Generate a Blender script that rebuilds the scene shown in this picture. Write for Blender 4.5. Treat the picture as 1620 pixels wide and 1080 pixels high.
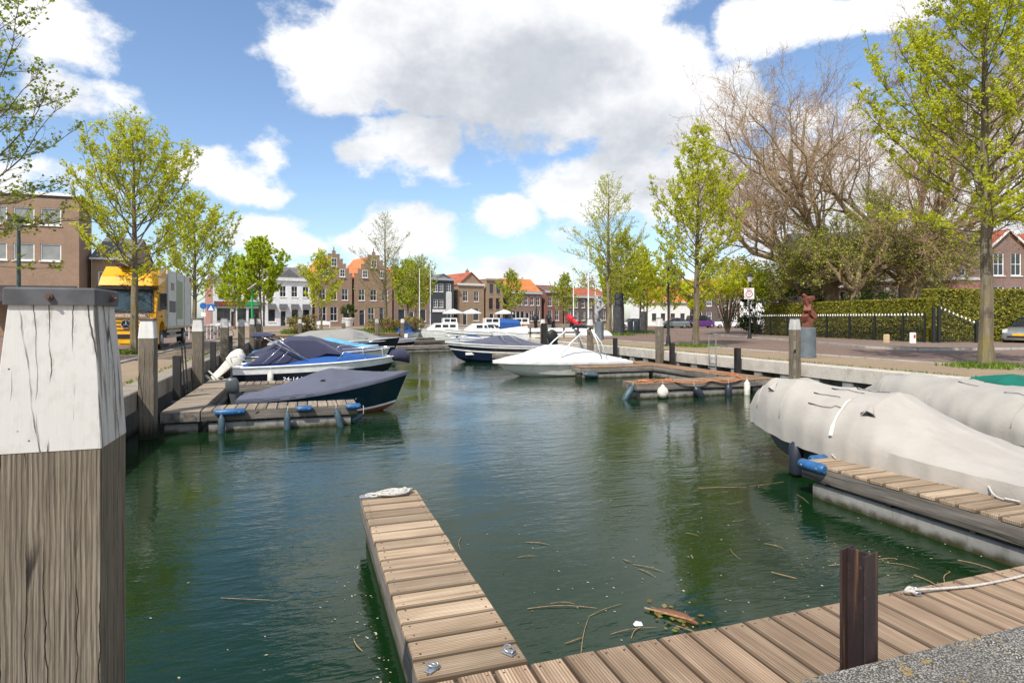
import bpy, bmesh, math, random
import numpy as np
from mathutils import Vector, Matrix, noise as mnoise
R = math.radians
PI = math.pi
for o in list(bpy.data.objects): bpy.data.objects.remove(o)
scene = bpy.context.scene
COL = scene.collection
random.seed(4)

# ------------------------------------------------------------------ camera
cam_d = bpy.data.cameras.new('camera'); cam = bpy.data.objects.new('camera', cam_d); COL.objects.link(cam)
cam.location = (0, 0, 2.55)
cam.rotation_euler = (R(90), 0, R(-18.97))
cam_d.sensor_width = 36; cam_d.lens = 36 * 960 / 1620
cam_d.shift_y = -37 / 1620
cam_d.clip_start = .05; cam_d.clip_end = 3000
scene.camera = cam

# ------------------------------------------------------------------ node helpers
def node(t, typ, ins=None, **props):
    n = t.nodes.new(typ)
    for k, v in props.items(): setattr(n, k, v)
    for k, v in (ins or {}).items():
        s = n.inputs[k]
        if isinstance(v, bpy.types.NodeSocket): t.links.new(v, s)
        elif isinstance(v, bpy.types.Node): t.links.new(v.outputs[0], s)
        else: s.default_value = v
    return n
def mth(t, op, a, b=None, c=None, clamp=False):
    ins = {0: a}
    if b is not None: ins[1] = b
    if c is not None: ins[2] = c
    n = node(t, 'ShaderNodeMath', ins, operation=op); n.use_clamp = clamp
    return n.outputs[0]
def ramp(t, fac, stops, interp='LINEAR'):
    n = node(t, 'ShaderNodeValToRGB', {0: fac}); cr = n.color_ramp; cr.interpolation = interp
    while len(cr.elements) < len(stops): cr.elements.new(.5)
    for e, (p, c) in zip(cr.elements, stops):
        e.position = p
        e.color = (c, c, c, 1) if isinstance(c, (int, float)) else (c[0], c[1], c[2], 1)
    return n.outputs[0]
def mixc(t, fac, a, b, blend='MIX'):
    n = t.nodes.new('ShaderNodeMix'); n.data_type = 'RGBA'; n.blend_type = blend
    for idx, v in ((0, fac), (6, a), (7, b)):
        if isinstance(v, bpy.types.NodeSocket): t.links.new(v, n.inputs[idx])
        else: n.inputs[idx].default_value = v if isinstance(v, (int, float)) else (v[0], v[1], v[2], 1)
    return n.outputs[2]
def sstep(t, x, a, b):
    return node(t, 'ShaderNodeMapRange', {0: x, 1: a, 2: b, 3: 0., 4: 1.}, interpolation_type='SMOOTHSTEP').outputs[0]

# ------------------------------------------------------------------ world: clear spring sky with cumulus
SUN = Vector((-.6, -.58, 1.)).normalized()
world = bpy.data.worlds.new('World'); scene.world = world; world.use_nodes = True
wt = world.node_tree; wt.nodes.clear()
world.cycles.sampling_method = 'MANUAL'; world.cycles.sample_map_resolution = 256
def cloud_group(fine):
    g = bpy.data.node_groups.new('cloud_density', 'ShaderNodeTree')
    g.interface.new_socket('dir', in_out='INPUT', socket_type='NodeSocketVector')
    g.interface.new_socket('density', in_out='OUTPUT', socket_type='NodeSocketFloat')
    gi = g.nodes.new('NodeGroupInput'); go = g.nodes.new('NodeGroupOutput')
    nrm = node(g, 'ShaderNodeVectorMath', {0: gi.outputs[0]}, operation='NORMALIZE').outputs[0]
    pv = node(g, 'ShaderNodeVectorMath', {0: nrm, 1: (1, 1, 1.5)}, operation='MULTIPLY').outputs[0]
    wrp = node(g, 'ShaderNodeTexNoise', {'Vector': pv, 'Scale': 5.5, 'Detail': 2.})
    wv = node(g, 'ShaderNodeVectorMath', {0: node(g, 'ShaderNodeVectorMath', {0: wrp.outputs[1], 1: (.5, .5, .5)}, operation='SUBTRACT').outputs[0], 'Scale': .16}, operation='SCALE').outputs[0]
    nw = node(g, 'ShaderNodeVectorMath', {0: nrm, 1: wv}, operation='ADD').outputs[0]
    acc = None
    # cumulus banks: direction, half width, half height, amount; each is an ellipse round its direction
    for (a0, e0, ra, re, am) in CLOUDS:
        ce = math.cos(e0); c = (math.sin(a0) * ce, math.cos(a0) * ce, math.sin(e0)); h = (math.cos(a0) / ra, -math.sin(a0) / ra, 0); v = (-math.sin(a0) * math.sin(e0) / re, -math.cos(a0) * math.sin(e0) / re, ce / re)
        dv = node(g, 'ShaderNodeVectorMath', {0: nw, 1: c}, operation='SUBTRACT').outputs[0]
        x = node(g, 'ShaderNodeVectorMath', {0: dv, 1: h}, operation='DOT_PRODUCT').outputs[1]; y = node(g, 'ShaderNodeVectorMath', {0: dv, 1: v}, operation='DOT_PRODUCT').outputs[1]
        q = mth(g, 'MULTIPLY_ADD', x, x, mth(g, 'MULTIPLY', y, y)); w = mth(g, 'MULTIPLY_ADD', q, -am, am)
        acc = w if acc is None else mth(g, 'MAXIMUM', acc, w)
    acc = mth(g, 'MAXIMUM', acc, -.75)
    low = node(g, 'ShaderNodeTexNoise', {'Vector': pv, 'Scale': 2.1, 'Detail': 1.}).outputs[0]
    free = mth(g, 'MULTIPLY', mth(g, 'SUBTRACT', low, .47), 5.)
    # the named banks hold ahead, the free field takes over elsewhere in the sky
    cz = node(g, 'ShaderNodeVectorMath', {0: nrm, 1: (math.sin(R(18.97)), math.cos(R(18.97)), 0)}, operation='DOT_PRODUCT').outputs[1]
    w = sstep(g, cz, .72, .58)
    base = node(g, 'ShaderNodeMix', {0: w, 2: acc, 3: free}).outputs[0]
    n1 = node(g, 'ShaderNodeTexNoise', {'Vector': pv, 'Scale': 6.2, 'Detail': 9. if fine else 4., 'Roughness': .62, 'Lacunarity': 2.2}).outputs[0]
    d = mth(g, 'MULTIPLY_ADD', mth(g, 'SUBTRACT', n1, .5), 3.6, base)
    g.links.new(d, go.inputs[0])
    return g
def azel(px, py, rx, ry, am):   # a cloud bank seen at these view angles (tangents of the 74 degree view)
    u = (px - 810) / 960; v = (503 - py) / 960
    return (R(18.97) + math.atan(u), math.atan(v / math.sqrt(1 + u * u)), rx / 960 * .9, ry / 960 * .93, am)
CLOUDS = [azel(*q) for q in [
    (780, 50, 310, 185, 2.3), (545, 95, 150, 110, 1.5), (960, 130, 190, 125, 2.0), (650, 250, 110, 48, 1.2),
    (775, 330, 95, 45, 1.0), (940, 300, 130, 80, 1.4), (620, 378, 135, 62, 1.2), (800, 415, 180, 42, 1.0),
    (1160, 160, 60, 75, 1.1), (1340, 10, 190, 50, 1.3), (370, 268, 90, 46, 1.2), (375, 355, 85, 50, 1.1),
    (70, 30, 95, 50, 1.0), (100, 130, 90, 40, .7), (60, 280, 130, 45, .8), (430, 385, 70, 40, .8),
    (1420, 330, 300, 150, 1.3), (1090, 300, 110, 110, 1.2), (640, 445, 330, 22, .6)]]
grp = cloud_group(True); grp2 = cloud_group(False)
tc = node(wt, 'ShaderNodeTexCoord').outputs['Generated']
sky = node(wt, 'ShaderNodeTexSky', sky_type='NISHITA')
sky.sun_disc = False; sky.sun_elevation = R(50); sky.sun_rotation = math.atan2(SUN.x, SUN.y) % (2 * PI)
sky.air_density = 1.0; sky.dust_density = .9; sky.ozone_density = 1.6
def grp_node(g, vec):
    n = wt.nodes.new('ShaderNodeGroup'); n.node_tree = g; wt.links.new(vec, n.inputs[0]); return n.outputs[0]
d0 = grp_node(grp, tc)
d1 = grp_node(grp2, node(wt, 'ShaderNodeVectorMath', {0: tc, 1: (SUN.x * .03, SUN.y * .03, .085)}, operation='ADD').outputs[0])
cov = sstep(wt, d0, .02, .72)
lump = node(wt, 'ShaderNodeTexNoise', {'Vector': tc, 'Scale': 13., 'Detail': 6., 'Roughness': .6}).outputs[0]
shade = mth(wt, 'MULTIPLY_ADD', sstep(wt, d1, .1, 2.5), 1., mth(wt, 'MULTIPLY', mth(wt, 'SUBTRACT', lump, .5), .55), clamp=True)
ccol = mixc(wt, shade, (5.7, 5.75, 5.85), (3.15, 3.35, 3.7))
skyc = mixc(wt, 1., sky.outputs[0], (.92, .97, 1.02), 'MULTIPLY')
full = mixc(wt, cov, skyc, ccol)
bg = node(wt, 'ShaderNodeBackground', {0: full, 1: .13})
wo = node(wt, 'ShaderNodeOutputWorld'); wt.links.new(bg.outputs[0], wo.inputs[0])

sun_d = bpy.data.lights.new('sun', 'SUN'); sun_d.energy = 3.6; sun_d.angle = R(.53); sun_d.color = (1, .945, .86)
sun = bpy.data.objects.new('sun', sun_d); COL.objects.link(sun)
sun.rotation_euler = SUN.to_track_quat('Z', 'Y').to_euler()
vs = scene.view_settings; vs.view_transform = 'Standard'; vs.look = 'None'; vs.gamma = 1; vs.exposure = .55
vs.use_curve_mapping = False

# ------------------------------------------------------------------ materials
MATS = {}
def newmat(name):
    m = bpy.data.materials.new(name); m.use_nodes = True; MATS[name] = m
    return m, m.node_tree, m.node_tree.nodes['Principled BSDF']
def setb(t, b, col=None, rough=None, bump=None, bstr=.3, bdist=.01, **kw):
    if col is not None:
        if isinstance(col, bpy.types.NodeSocket): t.links.new(col, b.inputs['Base Color'])
        else: b.inputs['Base Color'].default_value = (*col, 1)
    if rough is not None:
        if isinstance(rough, bpy.types.NodeSocket): t.links.new(rough, b.inputs['Roughness'])
        else: b.inputs['Roughness'].default_value = rough
    if bump is not None:
        n = node(t, 'ShaderNodeBump', {'Strength': bstr, 'Distance': bdist, 'Height': bump})
        t.links.new(n.outputs[0], b.inputs['Normal'])
    for k, v in kw.items(): b.inputs[k.replace('_', ' ')].default_value = v
def coords(t, scale, rnd=True, which='Object', rot=(0, 0, 0)):
    c = node(t, 'ShaderNodeTexCoord').outputs[which]
    if rnd:
        r = node(t, 'ShaderNodeObjectInfo').outputs['Random']
        c = node(t, 'ShaderNodeVectorMath', {0: c, 1: node(t, 'ShaderNodeCombineXYZ', {0: mth(t, 'MULTIPLY', r, 57.), 1: mth(t, 'MULTIPLY', r, 91.), 2: mth(t, 'MULTIPLY', r, 33.)}).outputs[0]}, operation='ADD').outputs[0]
    return node(t, 'ShaderNodeMapping', {'Vector': c, 'Scale': scale, 'Rotation': rot}).outputs[0]
def wpos(t, scale=(1, 1, 1), rz=0):
    c = node(t, 'ShaderNodeNewGeometry').outputs['Position']
    return node(t, 'ShaderNodeMapping', {'Vector': c, 'Scale': scale, 'Rotation': (0, 0, rz)}).outputs[0]
def noi(t, vec, scale=1., detail=4., rough=.55, dist=0.):
    return node(t, 'ShaderNodeTexNoise', {'Vector': vec, 'Scale': scale, 'Detail': detail, 'Roughness': rough, 'Distortion': dist}).outputs[0]
def rnd_val(t, lo, hi):
    r = node(t, 'ShaderNodeObjectInfo').outputs['Random']
    return mth(t, 'ADD', mth(t, 'MULTIPLY', r, hi - lo), lo)
def bright(t, col, fac):
    n = node(t, 'ShaderNodeVectorMath', {0: col, 'Scale': fac}, operation='SCALE'); return n.outputs[0]

def crackline(t, sc, wd, axis='Z'):
    """long splits along the grain: edges of very stretched flat cells"""
    p = node(t, 'ShaderNodeSeparateXYZ', {0: coords(t, (1, 1, 1))}); i = 'XYZ'.index(axis); o = [k for k in range(3) if k != i]
    wob = node(t, 'ShaderNodeTexNoise', {'Vector': coords(t, (3, 3, 3)), 'Scale': 2.2, 'Detail': 5.}).outputs[0]
    u = mth(t, 'MULTIPLY_ADD', mth(t, 'ADD', p.outputs[o[0]], p.outputs[o[1]]), sc[0], mth(t, 'MULTIPLY', wob, .55)); w = mth(t, 'MULTIPLY', p.outputs[i], sc[1])
    v = node(t, 'ShaderNodeTexVoronoi', {'Vector': node(t, 'ShaderNodeCombineXYZ', {0: u, 1: w, 2: 0.}).outputs[0], 'Scale': 1., 'Randomness': .9}, feature='DISTANCE_TO_EDGE', voronoi_dimensions='2D').outputs[0]
    return mth(t, 'SUBTRACT', 1., sstep(t, v, wd * .25, wd))
def m_wood(name, dark, mid, light, axis='X', fine=1., grooves=0, crack=0., algae=False, vary=.22, fw=.45, moss=0., edge=0., rings=0.):
    m, t, b = newmat(name)
    ax = {'X': (.5, 11, 11), 'Y': (11, .5, 11), 'Z': (11, 11, .5)}[axis]
    fx = {'X': (2.5, 90, 90), 'Y': (90, 2.5, 90), 'Z': (90, 90, 2.5)}[axis]
    a = noi(t, coords(t, ax), 1. * fine, 6, .6, .3); f = noi(t, coords(t, fx), 1. * fine, 3, .6)
    blo = noi(t, coords(t, (1.3, 1.3, 1.3)), 1., 3)
    h = mth(t, 'ADD', mth(t, 'MULTIPLY', a, 1 - fw), mth(t, 'MULTIPLY', f, fw))
    c = ramp(t, h, [(.3, dark), (.47, mid), (.66, light)])
    c = mixc(t, mth(t, 'MULTIPLY', sstep(t, blo, .45, .7), .45), c, [x * .62 for x in mid])
    c = bright(t, c, rnd_val(t, 1 - vary, 1 + vary))
    bump = h
    if rings:
        p = node(t, 'ShaderNodeSeparateXYZ', {0: coords(t, (1, 1, 1))}); v = node(t, 'ShaderNodeCombineXYZ', {0: mth(t, 'ADD', p.outputs[0], p.outputs[1]), 1: mth(t, 'MULTIPLY', p.outputs[2], .11), 2: 0.}).outputs[0]
        wvn = node(t, 'ShaderNodeTexWave', {'Vector': v, 'Scale': 21., 'Distortion': 5.5, 'Detail': 4., 'Detail Scale': 1.1, 'Detail Roughness': .62}, wave_type='BANDS', bands_direction='X').outputs['Fac']
        rl = sstep(t, wvn, .5, .95); c = mixc(t, mth(t, 'MULTIPLY', rl, rings), c, [x * .7 for x in dark]); bump = mth(t, 'SUBTRACT', bump, mth(t, 'MULTIPLY', rl, .5))
    if crack:
        line = crackline(t, (15, .35), .018 * crack, axis)
        gate = sstep(t, noi(t, coords(t, (1.2, 1.2, .8)), 1.7, 2), .36, .46)
        line = mth(t, 'MULTIPLY', line, gate)
        c = mixc(t, line, c, (.012, .01, .008)); bump = mth(t, 'SUBTRACT', bump, mth(t, 'MULTIPLY', line, 1.5))
    if grooves:
        co = node(t, 'ShaderNodeSeparateXYZ', {0: coords(t, (1, 1, 1), False)})
        wv = mth(t, 'SINE', mth(t, 'MULTIPLY', co.outputs[1], 2 * PI * grooves))
        gr = sstep(t, wv, .1, .85)
        c = mixc(t, mth(t, 'MULTIPLY', gr, .42), c, [x * .45 for x in dark]); bump = mth(t, 'SUBTRACT', bump, mth(t, 'MULTIPLY', gr, .7))
    if moss:
        mo = noi(t, coords(t, (1.6, 1.6, .9)), 1.6, 5, .65); c = mixc(t, mth(t, 'MULTIPLY', sstep(t, mo, .5, .62), moss), c, (.17, .135, .03)); c = mixc(t, mth(t, 'MULTIPLY', sstep(t, mo, .46, .36), .6), c, dark)
    if edge:  # shade of the plank gaps painted into the colour along both long edges
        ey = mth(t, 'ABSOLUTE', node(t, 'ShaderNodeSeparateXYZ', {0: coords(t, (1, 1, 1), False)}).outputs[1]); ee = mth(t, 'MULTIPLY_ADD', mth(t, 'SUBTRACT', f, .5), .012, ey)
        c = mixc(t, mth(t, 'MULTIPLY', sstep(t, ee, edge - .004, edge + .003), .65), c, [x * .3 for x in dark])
    if algae:
        z = node(t, 'ShaderNodeSeparateXYZ', {0: node(t, 'ShaderNodeNewGeometry').outputs['Position']}).outputs[2]
        zz = mth(t, 'ADD', z, mth(t, 'MULTIPLY', mth(t, 'SUBTRACT', a, .5), .5))
        c = mixc(t, mth(t, 'SUBTRACT', 1., sstep(t, zz, .05, .45)), c, (.018, .02, .01))
    setb(t, b, c, .8, bump, .55, .006); b.inputs['Specular IOR Level'].default_value = .3
    return m
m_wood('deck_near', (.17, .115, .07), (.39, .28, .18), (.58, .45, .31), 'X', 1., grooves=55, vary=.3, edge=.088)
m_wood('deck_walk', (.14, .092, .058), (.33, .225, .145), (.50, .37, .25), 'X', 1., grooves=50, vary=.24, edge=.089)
m_wood('deck_far', (.10, .08, .055), (.24, .19, .14), (.40, .33, .25), 'X')
m_wood('deck_red', (.11, .06, .035), (.24, .14, .08), (.36, .24, .15), 'X')
m_wood('fascia', (.05, .042, .034), (.19, .165, .14), (.36, .325, .28), 'X', .8, crack=1, algae=True)
m_wood('post_wood', (.075, .06, .043), (.175, .145, .105), (.30, .255, .195), 'Z', 1.9, crack=1.8, fw=.75, rings=.5, algae=True, vary=.12)
m_wood('timber_brown', (.08, .045, .025), (.2, .12, .07), (.3, .2, .12), 'X')
m_wood('trunk_bark', (.05, .038, .026), (.155, .125, .085), (.28, .235, .155), 'Z', .9, moss=.6)
m_wood('post_paint_far', (.36, .35, .32), (.52, .505, .47), (.62, .605, .57), 'Z', 1.5, fw=.6)

def m_postpaint():
    m, t, b = newmat('post_paint')
    g = noi(t, coords(t, (40, 40, 2)), 1, 5, .65); g2 = noi(t, coords(t, (9, 9, 1.1)), 1, 5, .6, .4)
    sp = noi(t, coords(t, (30, 30, 22)), 1, 4)
    nx = node(t, 'ShaderNodeSeparateXYZ', {0: node(t, 'ShaderNodeTexCoord').outputs['Normal']}).outputs[0]
    worn = mth(t, 'MULTIPLY', sstep(t, nx, .5, .85), .10)
    h = mth(t, 'ADD', mth(t, 'MULTIPLY', g, .5), mth(t, 'MULTIPLY', g2, .5))
    peel = mth(t, 'SUBTRACT', 1., sstep(t, mth(t, 'SUBTRACT', h, worn), .30, .40))
    line = mth(t, 'MULTIPLY', crackline(t, (15, .9), .03), sstep(t, noi(t, coords(t, (5, 5, 2.2)), 1.3, 2), .40, .50))
    soft = mth(t, 'MULTIPLY', mth(t, 'MULTIPLY', crackline(t, (15, .9), .22), sstep(t, noi(t, coords(t, (5, 5, 2.2)), 1.3, 2), .42, .55)), mth(t, 'MULTIPLY', sstep(t, noi(t, coords(t, (110, 110, 40)), 1., 3), .45, .6), .45))
    c = mixc(t, mth(t, 'MULTIPLY', sstep(t, sp, .48, .72), .35), (.54, .525, .49), (.40, .385, .345))
    c = mixc(t, soft, c, (.2, .18, .14)); c = mixc(t, peel, c, (.16, .14, .11)); c = mixc(t, line, c, (.05, .042, .032))
    dots = node(t, 'ShaderNodeTexVoronoi', {'Vector': coords(t, (26, 26, 26)), 'Scale': 1.}).outputs[0]
    dg = mth(t, 'MULTIPLY', mth(t, 'SUBTRACT', 1., sstep(t, dots, .04, .12)), sstep(t, noi(t, coords(t, (9, 9, 9)), 1., 1), .55, .6))
    c = mixc(t, dg, c, (.06, .05, .04))
    bump = mth(t, 'SUBTRACT', mth(t, 'SUBTRACT', mth(t, 'MULTIPLY', h, .6), mth(t, 'MULTIPLY', peel, .5)), mth(t, 'MULTIPLY', line, 1.3))
    setb(t, b, c, .65, bump, .6, .006)
m_postpaint()

def m_concrete(name, base, var=.3, algae=True, scale=1.):
    m, t, b = newmat(name)
    n1 = noi(t, wpos(t), 1.2 * scale, 6, .6); n2 = noi(t, wpos(t, (1, 1, 1)), 30 * scale, 4, .6); n3 = noi(t, wpos(t, (3, 3, .25)), 1.6, 4)
    c = mixc(t, sstep(t, n1, .35, .7), [x * (1 + var) for x in base], [x * (1 - var) for x in base])
    c = mixc(t, mth(t, 'MULTIPLY', n2, .5), c, [x * .6 for x in base])
    c = mixc(t, mth(t, 'MULTIPLY', sstep(t, n3, .52, .7), .6), c, [x * .35 for x in base])
    if algae:
        z = node(t, 'ShaderNodeSeparateXYZ', {0: node(t, 'ShaderNodeNewGeometry').outputs['Position']}).outputs[2]
        zz = mth(t, 'ADD', z, mth(t, 'MULTIPLY', mth(t, 'SUBTRACT', noi(t, wpos(t), 7., 4), .5), .16))
        c = mixc(t, mth(t, 'SUBTRACT', 1., sstep(t, zz, .0, .13)), c, (.035, .03, .008))
    setb(t, b, c, .85, mth(t, 'ADD', n2, mth(t, 'MULTIPLY', n1, .4)), .4, .006)
m_concrete('concrete_float', (.26, .25, .225)); m_concrete('concrete_wall', (.13, .125, .11)); m_concrete('concrete_pale', (.42, .40, .36), .15, False)
m_concrete('granite_dark', (.05, .052, .055), .3, False); m_concrete('silver_cast', (.34, .34, .34), .35, False, 6.)

def m_coping(name, lo, hi, lichen):
    m, t, b = newmat(name)
    v = node(t, 'ShaderNodeTexVoronoi', {'Vector': wpos(t), 'Scale': 120.}, feature='F1')
    rv = node(t, 'ShaderNodeSeparateColor', {0: v.outputs['Color']}).outputs[0]
    n1 = noi(t, wpos(t), 2.3, 5); n2 = noi(t, wpos(t), 60, 3)
    c = mixc(t, rv, lo, hi); c = mixc(t, mth(t, 'MULTIPLY', sstep(t, v.outputs['Distance'], .3, .65), 1. if lichen else .35), c, [x * .35 for x in lo])
    c = mixc(t, mth(t, 'MULTIPLY', sstep(t, n1, .42, .7), .45), c, [x * .5 for x in lo])
    if lichen:
        l = mth(t, 'MULTIPLY', sstep(t, noi(t, wpos(t), 14, 5, .65), .56, .64), sstep(t, noi(t, wpos(t), 3.1, 2), .45, .53))
        c = mixc(t, mth(t, 'MULTIPLY', l, .8), c, (.30, .20, .045))
        c = mixc(t, mth(t, 'MULTIPLY', sstep(t, noi(t, wpos(t), 9, 4, .6), .62, .7), .5), c, (.05, .05, .045))
    setb(t, b, c, .85, mth(t, 'ADD', mth(t, 'SUBTRACT', 1., v.outputs['Distance']), mth(t, 'MULTIPLY', n2, .6)), .6, .004)
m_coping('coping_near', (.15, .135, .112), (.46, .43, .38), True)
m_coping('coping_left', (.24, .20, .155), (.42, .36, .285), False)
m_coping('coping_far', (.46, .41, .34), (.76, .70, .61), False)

def m_pave(name, c1, c2, mortar, bw, bh, rz=0., moss=.0):
    m, t, b = newmat(name)
    br = node(t, 'ShaderNodeTexBrick', {'Vector': wpos(t, (1, 1, 1), rz), 'Color1': (*c1, 1), 'Color2': (*c2, 1), 'Mortar': (*mortar, 1), 'Scale': 1., 'Mortar Size': .006, 'Brick Width': bw, 'Row Height': bh, 'Mortar Smooth': .3})
    n1 = noi(t, wpos(t), .35, 5, .6); n2 = noi(t, wpos(t), 3., 5, .65)
    c = mixc(t, mth(t, 'MULTIPLY', sstep(t, n1, .4, .68), .5), br.outputs[0], [x * .62 for x in c1])
    c = mixc(t, mth(t, 'MULTIPLY', sstep(t, n2, .5, .75), .35), c, [x * 1.3 for x in c2])
    if moss:
        c = mixc(t, mth(t, 'MULTIPLY', sstep(t, noi(t, wpos(t), .9, 5, .7), .6, .75), moss), c, (.10, .11, .03))
    setb(t, b, c, .85, mth(t, 'SUBTRACT', n2, mth(t, 'MULTIPLY', br.outputs[1], .7)), .4, .006)
m_pave('pave_tan', (.34, .245, .15), (.27, .195, .125), (.16, .12, .08), .21, .105, 0, .35)
m_pave('pave_red', (.235, .15, .11), (.18, .118, .09), (.07, .055, .045), .2, .07, .785, .12)
m_pave('pave_grey', (.24, .165, .125), (.19, .135, .105), (.10, .08, .065), .2, .1, 0, .2)

def m_water():
    m, t, b = newmat('water')
    w1 = noi(t, wpos(t, (1.0, 2.6, 1), .12), 1.6, 3, .55, .4); w2 = noi(t, wpos(t, (1.2, 2.6, 1), -.25), 5.5, 3, .55, .3); w3 = noi(t, wpos(t, (1, 1, 1)), .33, 3, .5)
    h = mth(t, 'ADD', mth(t, 'MULTIPLY', w1, 1.), mth(t, 'MULTIPLY', w2, .32))
    gust = ramp(t, w3, [(.38, .25), (.6, 1.)])
    h = mth(t, 'MULTIPLY', h, gust)
    murk = noi(t, wpos(t), .5, 4)
    c = mixc(t, murk, (.003, .0165, .0045), (.007, .027, .007))
    setb(t, b, c, .03, h, .30, .06); b.inputs['IOR'].default_value = 1.333
m_water()

def m_plain(name, col, rough=.5, metal=0., coat=0., var=.12, scale=3., spec=None, bump=0.):
    m, t, b = newmat(name)
    n = noi(t, coords(t, (1, 1, 1)), scale, 5, .6)
    c = mixc(t, sstep(t, n, .3, .75), [min(1, x * (1 + var)) for x in col], [x * (1 - var) for x in col])
    n2 = noi(t, coords(t, (1, 1, 1)), scale * 14, 3, .6)
    setb(t, b, c, mth(t, 'ADD', mth(t, 'MULTIPLY', n2, .18), rough - .09), n2 if bump else None, bump or .1, .004)
    b.inputs['Metallic'].default_value = metal; b.inputs['Coat Weight'].default_value = coat
    if spec is not None: b.inputs['Specular IOR Level'].default_value = spec
    return m
for a in [('white_paint', (.78, .77, .74), .45), ('gel_white', (.80, .79, .75), .22, 0, .3), ('gel_cream', (.72, .69, .60), .3), ('gel_black', (.012, .014, .022), .15, 0, .3),
          ('gel_navy', (.010, .018, .045), .2, 0, .4), ('hull_teal', (.006, .022, .035), .2, 0, .4), ('hull_red', (.30, .09, .055), .6), ('hull_grey', (.07, .078, .085), .4), ('hull_blue', (.02, .09, .36), .4),
          ('cap_grey', (.075, .075, .08), .7, 0, 0, .3, 9.), ('rust', (.10, .05, .03), .8, 0, 0, .4, 14.), ('rubber', (.014, .014, .015), .55), ('black_metal', (.016, .017, .018), .45), ('pile_black', (.018, .016, .015), .6, 0, 0, .4),
          ('galv', (.42, .44, .46), .4, .8), ('chrome', (.75, .76, .78), .18, 1.), ('alu_white', (.78, .78, .76), .35), ('fender_blue', (.045, .08, .10), .5, 0, 0, .35, 7.), ('fender_white', (.62, .58, .50), .5, 0, 0, .25, 7.),
          ('fender_navy', (.02, .024, .034), .4), ('bumper_blue', (.022, .10, .24), .45, 0, 0, .25, 8.), ('rope_white', (.45, .43, .39), .85, 0, 0, .2, 30.), ('rope_orange', (.42, .16, .07), .85, 0, 0, .3, 30.),
          ('canvas_blue', (.012, .075, .27), .75), ('canvas_navy', (.016, .022, .06), .75, 0, 0, .2), ('canvas_sky', (.12, .38, .62), .75), ('canvas_green', (.0, .13, .09), .7), ('canvas_red', (.45, .01, .02), .6),
          ('truck_yellow', (.78, .37, .005), .28, 0, .4, .06), ('truck_box', (.66, .67, .63), .4, 0, 0, .12), ('print_grey', (.10, .09, .10), .5), ('print_brown', (.30, .21, .16), .5), ('print_green', (.30, .36, .22), .5), ('plate_yellow', (.75, .42, .0), .4),
          ('red_paint', (.5, .02, .02), .4), ('lamp_green', (.03, .06, .055), .4), ('lamp_glass', (.5, .52, .5), .25), ('cyl_grey', (.13, .155, .17), .5, .2, 0, .2), ('corten', (.16, .05, .03), .7, 0, 0, .3, 8.),
          ('sign_green', (.0, .35, .08), .4), ('sign_red', (.45, .01, .02), .4), ('sign_blue', (.02, .12, .42), .4), ('wall_white', (.74, .74, .72), .8), ('wall_black', (.045, .055, .06), .7), ('cornice', (.62, .62, .60), .6), ('cornice_grey', (.34, .36, .37), .6),
          ('door_dark', (.025, .03, .03), .4), ('awning_grey', (.08, .08, .085), .8), ('slate', (.13, .125, .125), .8, 0, 0, .25, 5.), ('terracotta_pot', (.7, .68, .64), .7), ('parasol', (.62, .62, .62), .8), ('parasol_dark', (.02, .03, .03), .8),
          ('car_silver', (.42, .45, .48), .25, .6, .5), ('car_purple', (.10, .03, .16), .3, 0, .5), ('car_black', (.012, .012, .014), .2, 0, .6), ('car_white', (.75, .75, .75), .25, 0, .5), ('car_grey', (.22, .26, .25), .3, .4, .5), ('car_red', (.4, .01, .02), .3, 0, .5),
          ('jacket', (.018, .018, .022), .85), ('jeans', (.04, .055, .09), .85), ('skin', (.5, .32, .24), .6), ('hair', (.04, .028, .02), .8), ('wood_pale', (.55, .42, .24), .6), ('wood_orange', (.45, .22, .07), .4),
          ('twig', (.26, .18, .09), .8, 0, 0, .4, 20.), ('litter_white', (.75, .76, .8), .6), ('litter_blue', (.1, .14, .45), .5), ('leaf_litter', (.16, .06, .03), .8), ('solar', (.6, .62, .62), .3), ('bin_grey', (.09, .11, .12), .5), ('stone_rough', (.035, .037, .04), .7, 0, 0, .5, 6., None, .5)]:
    m_plain(*a)

def m_fabric(name, col, rough=.9):
    m, t, b = newmat(name)
    n1 = noi(t, coords(t, (1, 1, 1), False), 1.7, 5, .6); n2 = noi(t, coords(t, (1, 1, 1), False), 90, 2); n3 = noi(t, coords(t, (2.2, 5, 3), False), 2.2, 5, .6, .6)
    c = mixc(t, sstep(t, n1, .35, .7), [x * 1.06 for x in col], [x * .92 for x in col])
    c = mixc(t, mth(t, 'MULTIPLY', sstep(t, n3, .58, .78), .18), c, [x * .6 for x in col])
    setb(t, b, c, rough, mth(t, 'ADD', mth(t, 'MULTIPLY', n3, 1.2), mth(t, 'MULTIPLY', n2, .2)), .5, .012); b.inputs['Sheen Weight'].default_value = .1
for a in [('tarp_beige', (.385, .352, .305)), ('tarp_beige_dark', (.335, .31, .27)), ('tarp_slate', (.085, .09, .125)), ('tarp_white', (.60, .595, .57)), ('tarp_navy', (.035, .037, .075)), ('tarp_charcoal', (.09, .09, .11)), ('tarp_grey', (.26, .25, .23))]: m_fabric(*a)

def m_glass(name, col, rough=.05):
    m, t, b = newmat(name)
    n = noi(t, coords(t, (1, 1, 1)), 1.3, 3)
    setb(t, b, mixc(t, n, [x * .5 for x in col], [x * 1.6 for x in col]), rough); b.inputs['Specular IOR Level'].default_value = .8
m_glass('glass_dark', (.02, .024, .028)); m_glass('glass_truck', (.03, .05, .06)); m_glass('glass_curtain', (.22, .22, .2), .15); m_glass('glass_green', (.05, .08, .07))

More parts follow.
